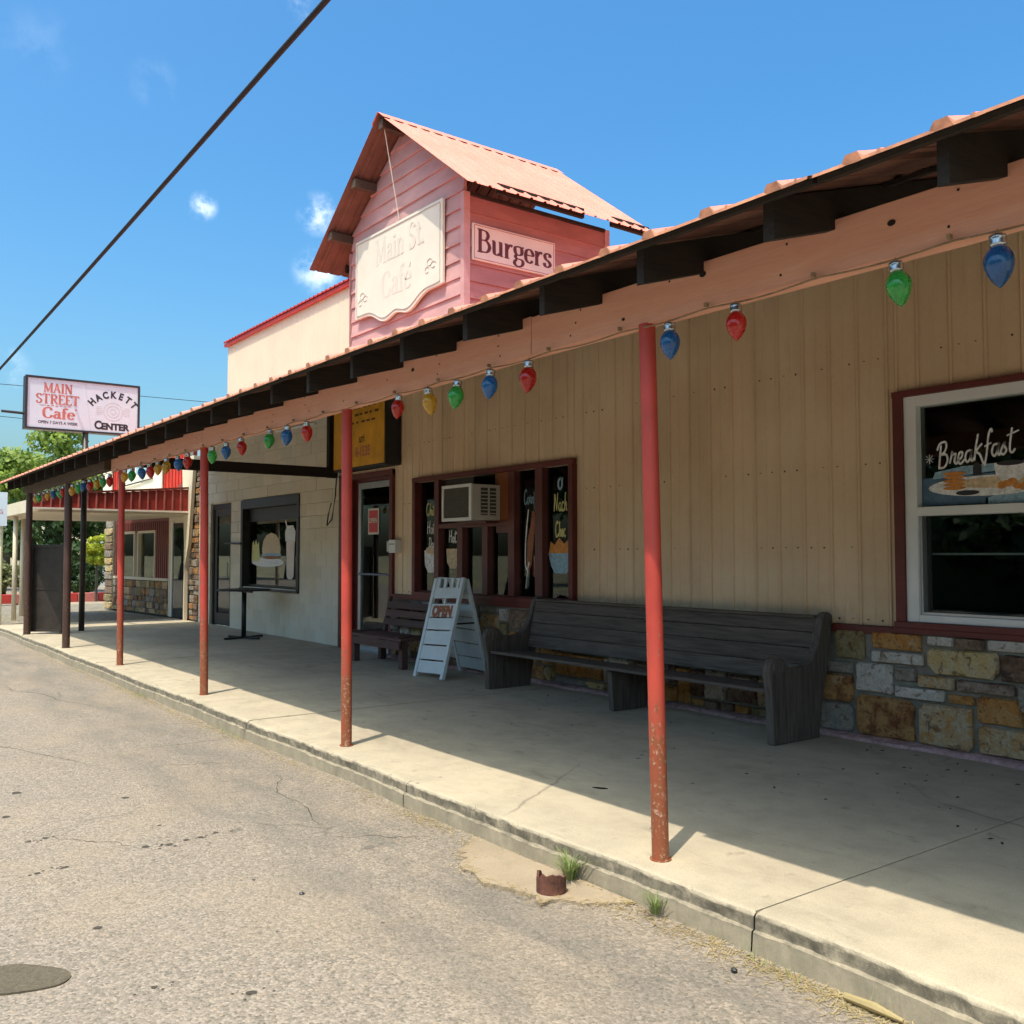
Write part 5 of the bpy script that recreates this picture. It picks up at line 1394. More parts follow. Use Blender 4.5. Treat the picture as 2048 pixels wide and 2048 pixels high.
# canopy: irregular slab with red ribbed fascia on the side that faces the street corner
C0 = Vector((-20.14, 3.43)); C1 = Vector((-20.15, 6.44)); cu_ = (C1 - C0).normalized(); cn_ = Vector((cu_.y, -cu_.x))
poly = [(-20.17, 3.43), (-20.17, 6.44), (-20.95, 6.62), (-25.2, 6.08), (-25.2, 3.43)]
m_ = MB()
m_.v = [(x, y, 2.25) for x, y in poly] + [(x, y, 2.50 + .08 * (y - 3.43)) for x, y in poly]
m_.f = [(0, 1, 2, 3, 4), (9, 8, 7, 6, 5)] + [(i, (i + 1) % 5, 5 + (i + 1) % 5, 5 + i) for i in range(5)]; m_.m = [0] * 7
obj('canopy', m_, mat_cream, st)
L_ = (C1 - C0).length; nseg = 18
for i in range(nseg):
    a = C0 + cu_ * (L_ * i / nseg) + cn_ * .02; b = C0 + cu_ * (L_ * (i + 1) / nseg - .015) + cn_ * .02
    za0, za1 = 2.335, 2.56 + .25 * i / nseg
    m_ = MB(); o_ = Vector((cn_.x, cn_.y, 0)) * .03
    q = [Vector((a.x, a.y, za0)), Vector((b.x, b.y, za0)), Vector((b.x, b.y, za1)), Vector((a.x, a.y, za1))]
    m_.add(q + [v + o_ for v in q], [(3, 2, 1, 0), (4, 5, 6, 7), (0, 1, 5, 4), (1, 2, 6, 5), (2, 3, 7, 6), (3, 0, 4, 7)])
    obj('fascia_panel', m_, mat_fascia, st)
    m_ = MB().bar(tuple(q[1] + o_), tuple(q[2] + o_), .03, .04, (cn_.x, cn_.y, 0)); obj('fascia_rib', m_, mat_fasciarib, st)
m_ = MB().bar((C0.x + cn_.x * .05, C0.y + cn_.y * .05, 2.575), (C1.x + cn_.x * .05, C1.y + cn_.y * .05, 2.83), .06, .04); obj('fascia_cap', m_, mat_trim, st)
m_ = MB().bar((C0.x + cn_.x * .04, C0.y + cn_.y * .04, 2.315), (C1.x + cn_.x * .04, C1.y + cn_.y * .04, 2.315), .06, .035); obj('fascia_foot', m_, mat_signpink, st)
for (x, y) in ((-24.55, 4.0), (-23.0, 3.6)):
    obj('canopy_post', MB().tube([(x, y, -.03), (x, y, 2.42)], .05, 8), mat_cream, st, smooth=True)
sbox(0, .55, 0, 2.4, .0, .06, mat_mortar, 'stone_pier')
zz = .02
while zz < 2.2:
    stone(.02, .53, zz, zz + .17, random.choice(['ol', 'br', 'gy', 'cr']), parent=st, frame=(A + sn * .06, su, sn)); zz += .19
# upper wall above the canopy with billboard
A2 = Vector((-24.2, 5.72, 0)); u2 = (Vector((-21.2, 6.83, 0)) - A2).normalized(); n2_ = Vector((u2.y, -u2.x, 0))
def ubox(s0, s1, z0, z1, d0, d1, m, nm, parent=None):
    p = [A2 + u2 * s0 + n2_ * d0, A2 + u2 * s1 + n2_ * d0, A2 + u2 * s1 + n2_ * d1, A2 + u2 * s0 + n2_ * d1]
    return obj(nm, MB().add([(q.x, q.y, z0) for q in p] + [(q.x, q.y, z1) for q in p], [(0, 3, 2, 1), (4, 5, 6, 7), (0, 1, 5, 4), (1, 2, 6, 5), (2, 3, 7, 6), (3, 0, 4, 7)]), m, parent or st)
ubox(0, 3.15, 2.72, 3.95, -.2, 0, mat_redmetal, 'raised_wall')
s_ = 2.28
while s_ < 3.1: ubox(s_, s_ + .035, 2.85, 3.93, 0, .02, mat_redmetal, 'rib'); s_ += .115
s_ = .02
while s_ < .55: ubox(s_, s_ + .035, 2.85, 3.93, 0, .02, mat_redmetal, 'rib'); s_ += .115
ubox(3.1, 3.2, 2.72, 3.95, -.05, .05, mat_cream, 'corner_trim')
bb = thing('billboard', (-23, 6, 3.3), 'white painted billboard with a dark slanted shape above the red canopy', 'billboard')
ubox(.62, 2.25, 2.90, 3.80, .03, .07, mat_signwhite, 'board', bb)
ubox(.0, .34, 2.90, 3.6, .03, .06, mat_signwhite, 'board', bb)
for (s0, s1, z0, z1, m) in ((.66, .95, 3.25, 3.7, mat_leafp), (.98, 1.25, 3.2, 3.6, mat_pb), (1.3, 1.7, 3.3, 3.55, mat_pb), (.68, .9, 2.95, 3.12, mat_txtblack)):
    ubox(s0, s1, z0, z1, .07, .075, m, 'painted_patch', bb)
p0 = A2 + u2 * .7 + n2_ * .08; p1 = A2 + u2 * 1.95 + n2_ * .08
obj('painted_bar', MB().bar((p0.x, p0.y, 3.02), (p1.x, p1.y, 3.18), .01, .06, (n2_.x, n2_.y, 0)), mat_txtblack, bb)
obj('painted_bar', MB().bar((p0.x + .0, p0.y - .012, 2.985), (p1.x - .4, p1.y - .012 - .14, 3.09), .01, .045, (n2_.x, n2_.y, 0)), mat_pw, bb)

# ================================================================= pole sign
ps = thing('pole_sign', (-18.67, 4.05, 0), 'tall pole sign reading Main Street Cafe and Hackett Center', 'sign')
obj('pole', MB().tube([(-18.69, 4.05, 0), (-18.69, 4.05, 3.70)], .052, 14), mat_panel, ps, smooth=True)
SX = -18.66
mb = MB().box(SX - .22, 3.02, 3.68, SX, 5.0, 4.645); obj('cabinet', mb, mat_black, ps, bevel=.006)
obj('sign_face', MB().box(SX + .0005, 3.06, 3.715, SX + .010, 4.965, 4.61), mat_signface, ps)
for b_ in ((SX, 3.02, 4.612, SX + .03, 5.0, 4.648), (SX, 3.02, 3.677, SX + .03, 5.0, 3.712), (SX, 3.017, 3.712, SX + .03, 3.056, 4.612), (SX, 4.968, 3.712, SX + .03, 5.003, 4.612)):
    obj('frame', MB().box(*b_), mat_txtblack, ps)
SU, SV, SW = (0, 1, 0), (0, 0, 1), (1, 0, 0); fx = SX + .0102
obj('lettering', letters(MB(), 'MAIN', (fx, 3.56, 4.37), SU, SV, SW, .165, G, .2, .09, xs=1.02, depth=.002), mat_txtred, ps, fix=False)
obj('lettering', letters(MB(), 'STREET', (fx, 3.56, 4.165), SU, SV, SW, .165, G, .2, .09, xs=1.08, depth=.002), mat_txtred, ps, fix=False)
obj('lettering', letters(letters(MB(), 'Cafe', (fx, 3.58, 3.90), SU, SV, SW, .19, G, .2, .09, xs=1.25, depth=.002), "'", (fx, 3.92, 3.93), SU, SV, SW, .17, G, .16, .1, depth=.002), mat_txtred, ps, fix=False)
m_ = MB()
for k in range(6): m_.box(fx, 3.38 + k * .07, 4.115 + .008 * (k % 2), fx + .002, 3.38 + k * .07 + .045, 4.130 + .008 * (k % 2))
m_.box(fx, 3.26, 4.12, fx + .002, 3.36, 4.128); obj('flourish', m_, mat_txtred, ps)
obj('lettering', sans(MB(), 'OPEN 7 DAYS A WEEK', (fx, 3.57, 3.815), SU, SV, SW, .072, xs=.92, depth=.002, bold=.002), mat_txtblack, ps, fix=False)
mh = MB()
for i, ch_ in enumerate('HACKETT'):
    a = R(-48 + 16 * i); Rr_ = .50
    sans(mh, ch_, (fx, 4.52 + Rr_ * math.sin(a), 3.93 + Rr_ * math.cos(a) * .98), SU, SV, SW, .175, rot=-a, xs=.85, depth=.002, bold=.008)
obj('lettering', mh, mat_txtblack, ps, fix=False)
mh = MB(); sans(mh, 'C', (fx, 4.255, 3.83), SU, SV, SW, .215, xs=.85, depth=.002, bold=.009); sans(mh, 'ENTER', (fx, 4.56, 3.815), SU, SV, SW, .165, xs=1.0, depth=.002, bold=.009)
obj('lettering', mh, mat_txtblack, ps, fix=False)
mh = MB()
for rr_, zc in ((.17, 4.11), (.11, 4.11), (.05, 4.11)):
    for k in range(20):
        a0, a1 = 2 * math.pi * k / 20, 2 * math.pi * (k + 1) / 20
        mh.bar((fx + .001, 4.52 + rr_ * math.cos(a0), zc + rr_ * math.sin(a0)), (fx + .001, 4.52 + rr_ * math.cos(a1), zc + rr_ * math.sin(a1)), .014, .002, (1, 0, 0))
for k in range(5): mh.box(fx, 4.22, 4.04 + k * .035, fx + .0015, 4.36 - abs(k - 2) * .02, 4.052 + k * .035); mh.box(fx, 4.68 + abs(k - 2) * .02, 4.04 + k * .035, fx + .0015, 4.82, 4.052 + k * .035)
obj('emblem', mh, mat_emblem, ps)
obj('divider_line', MB().bar((fx + .001, 4.02, 4.58), (fx + .001, 4.13, 3.73), .006, .002, (1, 0, 0)), mat_emblem, ps)
obj('side_arm', MB().tube([(SX - .1, 2.66, 3.97), (SX - .1, 3.02, 3.96)], .024, 8), mat_black, ps)

# steel end panel (outdoor board) hinged to the end post
pn = thing('steel_panel', (-18.4, 3.4, 0), 'dark brown steel panel with frame standing at the far porch post', 'panel')
pa = Vector((-18.56, 3.17, 0)); pb = Vector((-18.14, 3.62, 0)); pu = (pb - pa).normalized(); pl_ = (pb - pa).length
pnn = Vector((pu.y, -pu.x, 0))
def pbox(s0, s1, z0, z1, d0, d1, m, nm, bevel=.004):
    p = [pa + pu * s0 + pnn * d0, pa + pu * s1 + pnn * d0, pa + pu * s1 + pnn * d1, pa + pu * s0 + pnn * d1]
    return obj(nm, MB().add([(q.x, q.y, z0) for q in p] + [(q.x, q.y, z1) for q in p], [(0, 3, 2, 1), (4, 5, 6, 7), (0, 1, 5, 4), (1, 2, 6, 5), (2, 3, 7, 6), (3, 0, 4, 7)]), m, pn, bevel=bevel)
pbox(.03, pl_ - .03, .06, 1.53, -.01, .01, mat_panel, 'sheet'); pbox(0, pl_, 1.53, 1.585, -.03, .03, mat_panel, 'frame_bar'); pbox(0, pl_, .04, .08, -.03, .03, mat_panel, 'frame_bar')
pbox(0, .05, .08, 1.53, -.03, .03, mat_panel, 'frame_bar'); pbox(pl_ - .05, pl_, .0, 1.53, -.03, .03, mat_panel, 'frame_bar'); pbox(.05, pl_ - .05, .78, .80, -.02, .02, mat_panel, 'frame_bar')
m_ = MB().lathe((-18.50, 3.14, .62), [(.001, -.03), (.028, -.012), (.03, 0), (.028, .012), (.001, .03)], 10); obj('latch_ball', m_, mat_alu, pn, smooth=True)
obj('drop_rod', MB().tube([(-18.50, 3.16, .0), (-18.50, 3.16, 1.5)], .012, 6), mat_panel, pn)

# ================================================================= street furniture on the porch
def place_board():
    r = thing('sandwich_board', (-9.25, 6.1, 0), 'white plastic A-frame sandwich board standing open between the bench and the pew', 'sandwich board')
    top = Vector((-9.30, 6.17, 1.13)); w = .62
    for side, y0, xc0, sign in (('front', 5.66, -9.15, -1), ('back', 6.34, -9.22, 1)):
        base = Vector((xc0, y0, 0)); tp = Vector((-9.20 if sign > 0 else -9.20, 5.985 if sign < 0 else 6.02, 1.13))
        up = (tp - base); H_ = up.length; up.normalize()
        rt = Vector((1, 0, 0)); rt = (rt - up * rt.dot(up)).normalized()
        nn = rt.cross(up).normalized()
        if nn.y * sign < 0: nn = -nn
        def rect(a0, a1, h0, h1, d0, d1, nm, m=mat_board, par=r, bev=.004):
            q = [base + rt * a + up * h_ + nn * d for d in (d0, d1) for a, h_ in ((a0, h0), (a1, h0), (a1, h1), (a0, h1))]
            return obj(nm, MB().add(q, [(0, 1, 2, 3), (7, 6, 5, 4), (0, 4, 5, 1), (1, 5, 6, 2), (2, 6, 7, 3), (3, 7, 4, 0)]), m, par, bevel=bev)
        hw = w / 2
        # side rails
        rect(-hw, -hw + .055, 0, H_, -.02, .02, 'side_rail'); rect(hw - .055, hw, 0, H_, -.02, .02, 'side_rail')
        # ribs: horizontal slabs with gaps
        hs = [(.06, .20), (.215, .375), (.39, .55), (.565, .70), (.715, .845), (.955, 1.06)]
        for (h0, h1) in hs: rect(-hw + .055, hw - .055, h0, h1, -.010, .010, 'slat')
        rect(-hw + .055, hw - .055, .845, .868, -.012, .012, 'slat'); rect(-hw + .055, hw - .055, .935, .955, -.012, .012, 'slat')
        rect(-.012, .012, .868, .935, -.008, .008, 'grip_post')
        for a in (-.20, -.06, .08, .20):
            rect(a - .035, a + .02, 1.06, H_, -.010, .010, 'hinge_knuckle')
        rect(-hw + .055, -.235, 1.06, H_, -.010, .010, 'hinge_knuckle')
        if sign < 0:
            oo = base + up * .78 + nn * .0102
            obj('lettering', sans(MB(), 'OPEN', oo, rt, up, nn, .185, xs=.85, depth=.0015, bold=.016), mat_pbr, r, fix=False)
            oo = base + up * 1.07 + nn * .0102
            obj('lettering', sans(MB(), '1 2 1', oo - up * .05, rt, up, nn, .10, xs=1.0, depth=.0015, bold=.004), mat_emblem, r, fix=False)
    for sx in (-1, 1):
        obj('spreader', MB().bar((-9.18 + sx * .27, 5.85, .62), (-9.21 + sx * .27, 6.16, .62), .012, .02), mat_black, r)
    obj('hinge', MB().tube([(-9.50, 6.0, 1.125), (-8.90, 6.0, 1.125)], .012, 8), mat_board, r)
place_board()

# slatted bench
bn = thing('bench', (-10.65, 6.1, 0), 'low red brown slatted wooden bench left of the sandwich board', 'bench')
bx0, bx1 = -11.42, -9.95
for k in range(4): obj('seat_slat', MB().box(bx0, 5.76 + k * .118, .345, bx1, 5.76 + k * .118 + .104, .38), mat_bench, bn, bevel=.005)
obj('seat_slat', MB().box(bx0 + .005, 5.735, .245, bx1 - .005, 5.765, .343), mat_bench, bn, bevel=.005)
for k, z in enumerate((.47, .58, .69)):
    yb_ = 6.26 + .03 * k; obj('back_slat', MB().bar((bx0 + .16, yb_, z + .04), (bx1 - .02, yb_, z + .04), .025, .092, (0, .25, .97)), mat_bench, bn, bevel=.005)
for x in (bx0 + .10, bx1 - .12):
    for y in (5.80, 6.20): obj('leg', MB().box(x, y, 0, x + .085, y + .085, .345), mat_bench, bn, bevel=.006)
    obj('back_post', MB().bar((x + .06, 6.27, .34), (x + .06, 6.36, .84), .05, .05), mat_bench, bn, bevel=.005)
    obj('arm_rest', MB().box(x - .05, 5.78, .36, x + .02, 6.25, .40), mat_bench, bn, bevel=.006)

# church pew
pw = thing('church_pew', (-6.2, 6.1, 0), 'long weathered grey wooden church pew against the stone wall', 'pew')
prof_end = [(5.69, 0), (5.685, .20), (5.675, .36), (5.655, .46), (5.645, .53), (5.655, .59), (5.69, .63), (5.745, .645), (5.80, .635), (5.84, .60), (5.875, .565), (5.93, .55), (6.02, .55), (6.10, .565), (6.165, .60), (6.21, .66), (6.245, .74), (6.275, .83), (6.305, .91), (6.335, .945), (6.385, .955), (6.43, .935), (6.435, .89), (6.40, .72), (6.355, .52), (6.30, .32), (6.26, .15), (6.24, 0)]
for x in (-4.47, -8.075):
    mb = MB().prism(prof_end, (x, 0, 0), (0, 1, 0), V, (1, 0, 0), .07); obj('end_panel', mb, mat_pewend, pw, bevel=.010)
    rc = (5.745, .575)
    mb = MB(); mb.tube([(x - .012, rc[0], rc[1]), (x + .082, rc[0], rc[1])], .06, 16); obj('scroll', mb, mat_pewend, pw, bevel=.004)
mb = MB().prism([(5.80, 0), (5.77, .36), (6.28, .36), (6.22, 0)], (-6.29, 0, 0), (0, 1, 0), V, (1, 0, 0), .06); obj('centre_leg', mb, mat_pewend, pw, bevel=.006)
for k in range(3):
    y0 = 5.70 + k * .17; z = .385 - .012 * k; mb = MB().bar((-8.0, y0 + .083, z), (-4.475, y0 + .083, z), .163, .03, (0, .08, .99)); obj('seat_board', mb, mat_pew, pw, bevel=.006)
zs = [.42, .55, .68, .80, .905]
for k in range(4):
    za, zb_ = zs[k], zs[k + 1] - .004; f_ = lambda z: 6.19 + .12 * ((z - .40) / .50) ** 1.1
    ya, yb_ = f_(za), f_(zb_)
    mb = MB().add([(-8.0, ya, za), (-4.47, ya, za), (-4.47, yb_, zb_), (-8.0, yb_, zb_), (-8.0, ya + .022, za), (-4.47, ya + .022, za), (-4.47, yb_ + .022, zb_), (-8.0, yb_ + .022, zb_)], [(0, 1, 2, 3), (4, 7, 6, 5), (0, 4, 5, 1), (3, 2, 6, 7), (0, 3, 7, 4), (1, 5, 6, 2)])
    obj('back_board', mb, mat_pew, pw, bevel=.004)
obj('cap_rail', MB().box(-8.0, 6.28, .905, -4.47, 6.345, .93), mat_pew, pw, bevel=.006)

# pub table
tb = thing('pub_table', (-15.37, 5.87, 0), 'black metal pedestal table with thin round top in front of the block wall window', 'table')
obj('table_top', MB().lathe((-15.38, 5.87, .80), [(.43, 0), (.44, .008), (.44, .02), (.43, .028)], 28), mat_black, tb)
obj('pedestal', MB().tube([(-15.37, 5.87, .03), (-15.37, 5.87, .80)], .04, 12), mat_black, tb, smooth=True)
for a in (0, math.pi / 2): obj('foot', MB().bar((-15.37 - .38 * math.cos(a + .3), 5.87 - .38 * math.sin(a + .3), .02), (-15.37 + .38 * math.cos(a + .3), 5.87 + .38 * math.sin(a + .3), .02 + .003 * a), .06, .03), mat_black, tb, bevel=.004)
obj('top_support', MB().bar((-15.72, 5.87, .785), (-15.03, 5.87, .785), .04, .022), mat_black, tb)

# leaf on the pavement and small marks
m_ = MB().prism([(-.045, 0), (-.02, .012), (.03, .010), (.05, -.004), (.01, -.014)], (-4.24, 3.83, .004), (.8, .6, 0), (-.6, .8, 0), (0, 0, 1), .003)
tag(obj('dead_leaf', m_, mat_raft), 'dark leaf lying alone on the shaded pavement left of the nearest post', 'leaf')

mb = MB()
for _ in range(90):
    x = random.uniform(-4.2, -1.6) if random.random() < .75 else random.uniform(-9, -4.2); y = random.uniform(4.6, 6.3); s_ = random.uniform(.004, .013); a = random.uniform(0, 3.14)
    p = Vector((x, y, .002)); u_ = Vector((math.cos(a), math.sin(a), .1)); v_ = Vector((-math.sin(a), math.cos(a), .15))
    mb.add([p - u_ * s_ * 1.6, p - v_ * s_ * .6, p + u_ * s_ * 1.6, p + v_ * s_ * .6 + Vector((0, 0, .003))], [(0, 1, 2, 3)])
o = obj('leaf_litter', mb, mat_raft, fix=False); o['kind'] = 'stuff'; tag(o, 'small dark leaf crumbs scattered on the shaded pavement by the stone wall', 'leaf litter')

# ================================================================= string of bulb ornaments
def make_bulb():
    r = thing('bulb_ornament', (0, 0, 0), '', 'bulb ornament', 'giant bulb ornaments hung along the porch beam')
    # local origin: the hook on the string
    c = MB().lathe((0, 0, -.045), [(.001, .034), (.014, .033), (.025, .028), (.027, .018), (.0245, .014), (.027, .010), (.0245, .004), (.027, .0), (.025, -.008)], 14)
    obj('cap', c, mat_chrome, r, smooth=True)
    b = MB().lathe((0, 0, -.053), [(.023, 0), (.030, -.008), (.041, -.026), (.046, -.044), (.045, -.062), (.038, -.084), (.026, -.106), (.013, -.122), (.001, -.132)], 18)
    obj('shell', b, BULB['red'], r, smooth=True)
    w = MB().tube([(0, 0, -.012), (.004, 0, -.006), (0, 0, .004)], .0018, 5); obj('hook_wire', w, mat_cord, r)
    return r
proto = make_bulb()
SEQ = [(-1.483, 'blue'), (-1.849, 'green'), (-2.579, 'red'), (-2.961, 'blue'), (-4.005, 'red'), (-4.361, 'blue'), (-4.704, 'green'), (-5.06, 'yellow'), (-5.414, 'red'),
       (-6.874, 'red'), (-7.232, 'blue'), (-7.587, 'green'), (-8.28, 'red'), (-8.652, 'blue'), (-9.037, 'green'), (-9.793, 'red'), (-10.124, 'blue'), *[(-10.50 - .34 * i, c_) for i, c_ in enumerate(['yellow', 'yellow', 'red', 'blue', 'green', 'yellow'])], *[(-12.95 - .36 * i, c_) for i, c_ in enumerate(['red', 'green', 'yellow', 'red', 'blue', 'green', 'yellow'])],
       *[(-15.75 - .38 * i, c_) for i, c_ in enumerate(['red', 'green', 'blue', 'yellow', 'red', 'green', 'yellow'])]]
names_ = ['blue bulb ornament nearest the right edge of the picture', 'green bulb ornament second from the right edge', 'red bulb ornament to the right of the nearest post, left of the green one', 'blue bulb ornament just right of the nearest post',
  'red bulb ornament, first one left of the nearest post', 'blue bulb ornament left of the red one beside the nearest post', 'green bulb ornament in the middle of the first bay left of the nearest post', 'yellow bulb ornament just right of the yellow sign', 'red bulb ornament against the black side of the yellow sign',
  'red bulb ornament just left of the second post', 'blue bulb ornament left of the second post, between red and green', 'green bulb ornament left of the second post under the white conduit', 'red bulb ornament third from the third post', 'blue bulb ornament second to the right of the third post', 'green bulb ornament touching the third post on its right', 'red bulb ornament just left of the third post', 'dark blue bulb ornament second left of the third post',
]
ORD = ['first', 'second', 'third', 'fourth', 'fifth', 'sixth', 'seventh', 'eighth']
names_ += [f'{c_} bulb ornament, {ORD[i + 2]} to the left of the third red post' for i, (x, c_) in enumerate(SEQ[17:23])]
names_ += [f'small far {c_} bulb ornament, {ORD[i]} to the left of the fourth red post' for i, (x, c_) in enumerate(SEQ[23:30])]
names_ += [f'tiny far {c_} bulb ornament, {ORD[i]} beyond the first dark brown post' for i, (x, c_) in enumerate(SEQ[30:])]
first = True
STR_Y = 3.125
hook = lambda x: 2.496 - .012 * abs(math.sin(math.pi * x / .55)) ** 1.3
for (x, c_), lb in zip(SEQ, names_):
    if first: r = proto; first = False
    else: r = copy_tree(proto)
    r.location = (x, STR_Y - .01, hook(x) - .012); r['label'] = lb
    r.rotation_euler = (random.uniform(-.13, .13), random.uniform(-.16, .16), random.uniform(0, 6))
    r.scale = (random.uniform(.95, 1.06),) * 3
    for ch in r.children:
        if ch.name.startswith('shell'):
            if r is not proto or c_ != 'red': ch.data = ch.data.copy(); ch.data.materials[0] = BULB[c_]
pts = []
x = 1.4
while x > -18.6: pts.append((x, STR_Y + .014 + .003 * math.sin(x * 7), hook(x) - .008)); x -= .055
sc_ = thing('light_string', (-9, STR_Y, 2.48), 'thin tan cord strung along the lower edge of the porch beam', 'cord')
obj('cord', MB().tube(pts, .0042, 5), mat_cord, sc_)
m_ = MB()
for x in np.arange(-18.7, 1.3, .55): m_.box(float(x) - .006, STR_Y - .01, 2.490, float(x) + .006, STR_Y + .01, 2.508)
o = obj('cord_clip', m_, mat_cord, sc_); o['kind'] = 'stuff'

# overhead cable
m_ = MB(); P_ = []
for i in range(60):
    x = 14 - i * 1.7; P_.append((x, 3.3 + .0 * x, 6.0 - .030 * (-7 - x) * (1 if x < -7 else .4) + .00028 * (x + 7) ** 2))
m_.tube(P_, .026, 10, True)
tag(obj('overhead_cable', m_, mat_blackrub, smooth=True), 'thick black overhead cable crossing the sky at upper left', 'cable')
for k, (z, y, lb) in enumerate(((12.6, 24, 'thin distant wire beside the pole sign, upper one'), (11.0, 23, 'thin distant wire beside the pole sign, lower one'))):
    m_ = MB().tube([(-70, y - 26 - k * 2, z), (-66, y - 10, z - .4 - .6 * k), (-62, y + 8, z - .9 - .3 * k)], .02, 5)
    tag(obj('power_line', m_, mat_blackrub), lb, 'wire')

# ================================================================= far left: sign, hedges, building, car, trees
ns = thing('street_sign', (-21.6, 3.05, 0), 'white sign with red lettering on a cream post cut by the left edge', 'sign')
obj('sign_post', MB().tube([(-21.6, 3.12, -.15), (-21.6, 3.12, 2.6)], .035, 8), mat_postyel, ns)
so = Vector((-21.5, 2.98, 0)); su_ = Vector((.2, .98, 0))
sw_ = Vector((.98, -.2, 0))
def srect(s0, s1, z0, z1, d, m, nm):
    q = [so + su_ * a + Vector((0, 0, z)) + sw_ * dd for dd in (d - .008, d) for a, z in ((s0, z0), (s1, z0), (s1, z1), (s0, z1))]
    return obj(nm, MB().add(q, [(0, 1, 2, 3), (7, 6, 5, 4), (0, 4, 5, 1), (1, 5, 6, 2), (2, 6, 7, 3), (3, 7, 4, 0)]), m, ns)
srect(-.42, .22, 1.99, 2.68, 0, mat_signface, 'sign_board')
obj('lettering', sans(sans(MB(), 'NO', so + su_ * -.10 + Vector((0, 0, 2.48)) + sw_ * .002, su_, V, sw_, .2, depth=.002), 'PARKING', so + su_ * -.10 + Vector((0, 0, 2.28)) + sw_ * .002, su_, V, sw_, .12, depth=.002), mat_signred, ns, fix=False)

def foliage(name, c, rad, n, leaf, mat, parent=None, clumps=26, seed=1, squash=1.0, label=None):
    """crown of many leaf cards in clumps spread through the volume"""
    g = np.random.default_rng(seed); c = np.array(c, float); rad = np.array(rad, float)
    d = g.normal(size=(clumps, 3)); d /= np.linalg.norm(d, axis=1)[:, None]
    cc = d * (g.random((clumps, 1)) ** .45) * rad * .80; cr = (g.random(clumps) * .22 + .20) * (rad.min() if rad.max() < 8 else 3.2)
    idx = g.integers(0, clumps, n)
    dd = g.normal(size=(n, 3)); dd /= np.linalg.norm(dd, axis=1)[:, None]
    p = c + cc[idx] + dd * (cr[idx] * (g.random(n) ** .35))[:, None] * np.array([1, 1, .8])
    a = g.normal(size=(n, 3)); a /= np.linalg.norm(a, axis=1)[:, None]; b = np.cross(a, dd + .01); b /= np.linalg.norm(b, axis=1)[:, None] + 1e-6
    s_ = (leaf * (g.random(n) * .7 + .6))[:, None]
    v = np.stack([p - a * s_, p + b * s_ * .6, p + a * s_, p - b * s_ * .6], 1).reshape(-1, 3)
    if parent is not None: v = v - np.array(root_loc(parent))
    me = bpy.data.meshes.new(name); f = np.arange(4 * n).reshape(n, 4)
    me.from_pydata(v.tolist(), [], f.tolist()); me.materials.append(mat)
    o = bpy.data.objects.new(name, me); col.objects.link(o)
    if parent is not None: o.parent = parent
    return o
def tree(x, y, h, r, label, mat, n=5000, seed=1, leaf=.16, group=None, th=None):
    t_ = thing('tree', (x, y, -.2), label, 'tree', group)
    th = th or h * .35
    m_ = MB().tube([(x, y, -.2), (x + .1, y, th * .6), (x - .1, y + .1, h * .72)], [r * .09, r * .065, r * .02], 8)
    for k in range(5):
        a = k * 1.3 + seed; m_.tube([(x, y, th * (.75 + .1 * k)), (x + r * .5 * math.cos(a), y + r * .5 * math.sin(a), th * (1.1 + .12 * k) + r * .3)], [r * .035, r * .01], 6)
    obj('trunk', m_, mat_bark, t_)
    foliage('crown', (x, y, (h + th * .8) / 2 + .2), (r, r, (h - th * .8) / 2), n, leaf, mat, t_, 30, seed)
    return t_
tg = 'trees beyond the far corner'
tree(-62, 4.5, 7.2, 4.2, 'bright green tree at the far left edge behind the street sign', mat_leaf, 7000, 3, .20, tg)
tree(-58, 8.6, 7.4, 3.4, 'bright green tree showing left of the pole sign', mat_leaf, 7000, 4, .17, tg)
tree(-62, 13.2, 10.2, 3.4, 'tallest tree directly under the pole sign', mat_leaf, 7000, 5, .18, tg)
tree(-50, 18.5, 6.8, 3.4, 'tree seen above the red canopy left of the billboard', mat_leaf, 6000, 6, .16, tg)
tree(-46, 5.8, 4.4, 3.0, 'dark green tree behind the beige canopy at far left', mat_leafd, 6000, 7, .15, tg, th=.8)
tree(-43, 9.3, 4.6, 2.4, 'dark tree seen between the end posts over the steel panel', mat_leafd, 5000, 8, .14, tg, th=.8)
hd = thing('hedge', (-33.5, 7.6, -.1), 'dark clipped hedge seen between the porch posts', 'hedge')
foliage('leaves', (-34.3, 7.3, .72), (1.1, 1.1, .72), 5000, .07, mat_leafd, hd, 30, 9)
hd = thing('hedge', (-34.5, 4.8, -.1), 'dusty yellow green hedge left of the steel panel', 'hedge')
foliage('leaves', (-34.8, 4.9, .70), (1.0, 1.5, .70), 5000, .07, mat_leafp, hd, 30, 10)
hd = thing('shrub', (-32.2, 7.5, -.1), 'bright lime green shrub left of the red shop', 'shrub')
foliage('leaves', (-32.3, 7.42, 1.45), (.5, .62, .75), 4500, .06, mat_leafy, hd, 26, 11)
obj('stem', MB().tube([(-32.3, 7.42, -.1), (-32.3, 7.42, 1.2)], .04, 6), mat_bark, hd)
kb = thing('planter_wall', (-33, 6.5, -.1), 'low brick red planter wall under the hedges', 'wall')
for k in range(9):
    obj('block', MB().box(-32.8 - .02 * (k % 2), 3.2 + k * .62, -.1, -32.45, 3.2 + k * .62 + .60, .18), mat_redmetal if k % 3 else mat_txtred, kb, bevel=.01)
pb_ = thing('pale_building', (-54, 10, 0), 'pale plastered building with faded wall letters seen between the far posts', 'building')
obj('wall', MB().box(-60, 9.6, -.2, -54, 12.0, 3.5), mat_cream, pb_)
obj('porch_roof', MB().box(-54, 8.9, 1.3, -52.5, 11.9, 1.75), mat_cream, pb_)
m_ = MB()
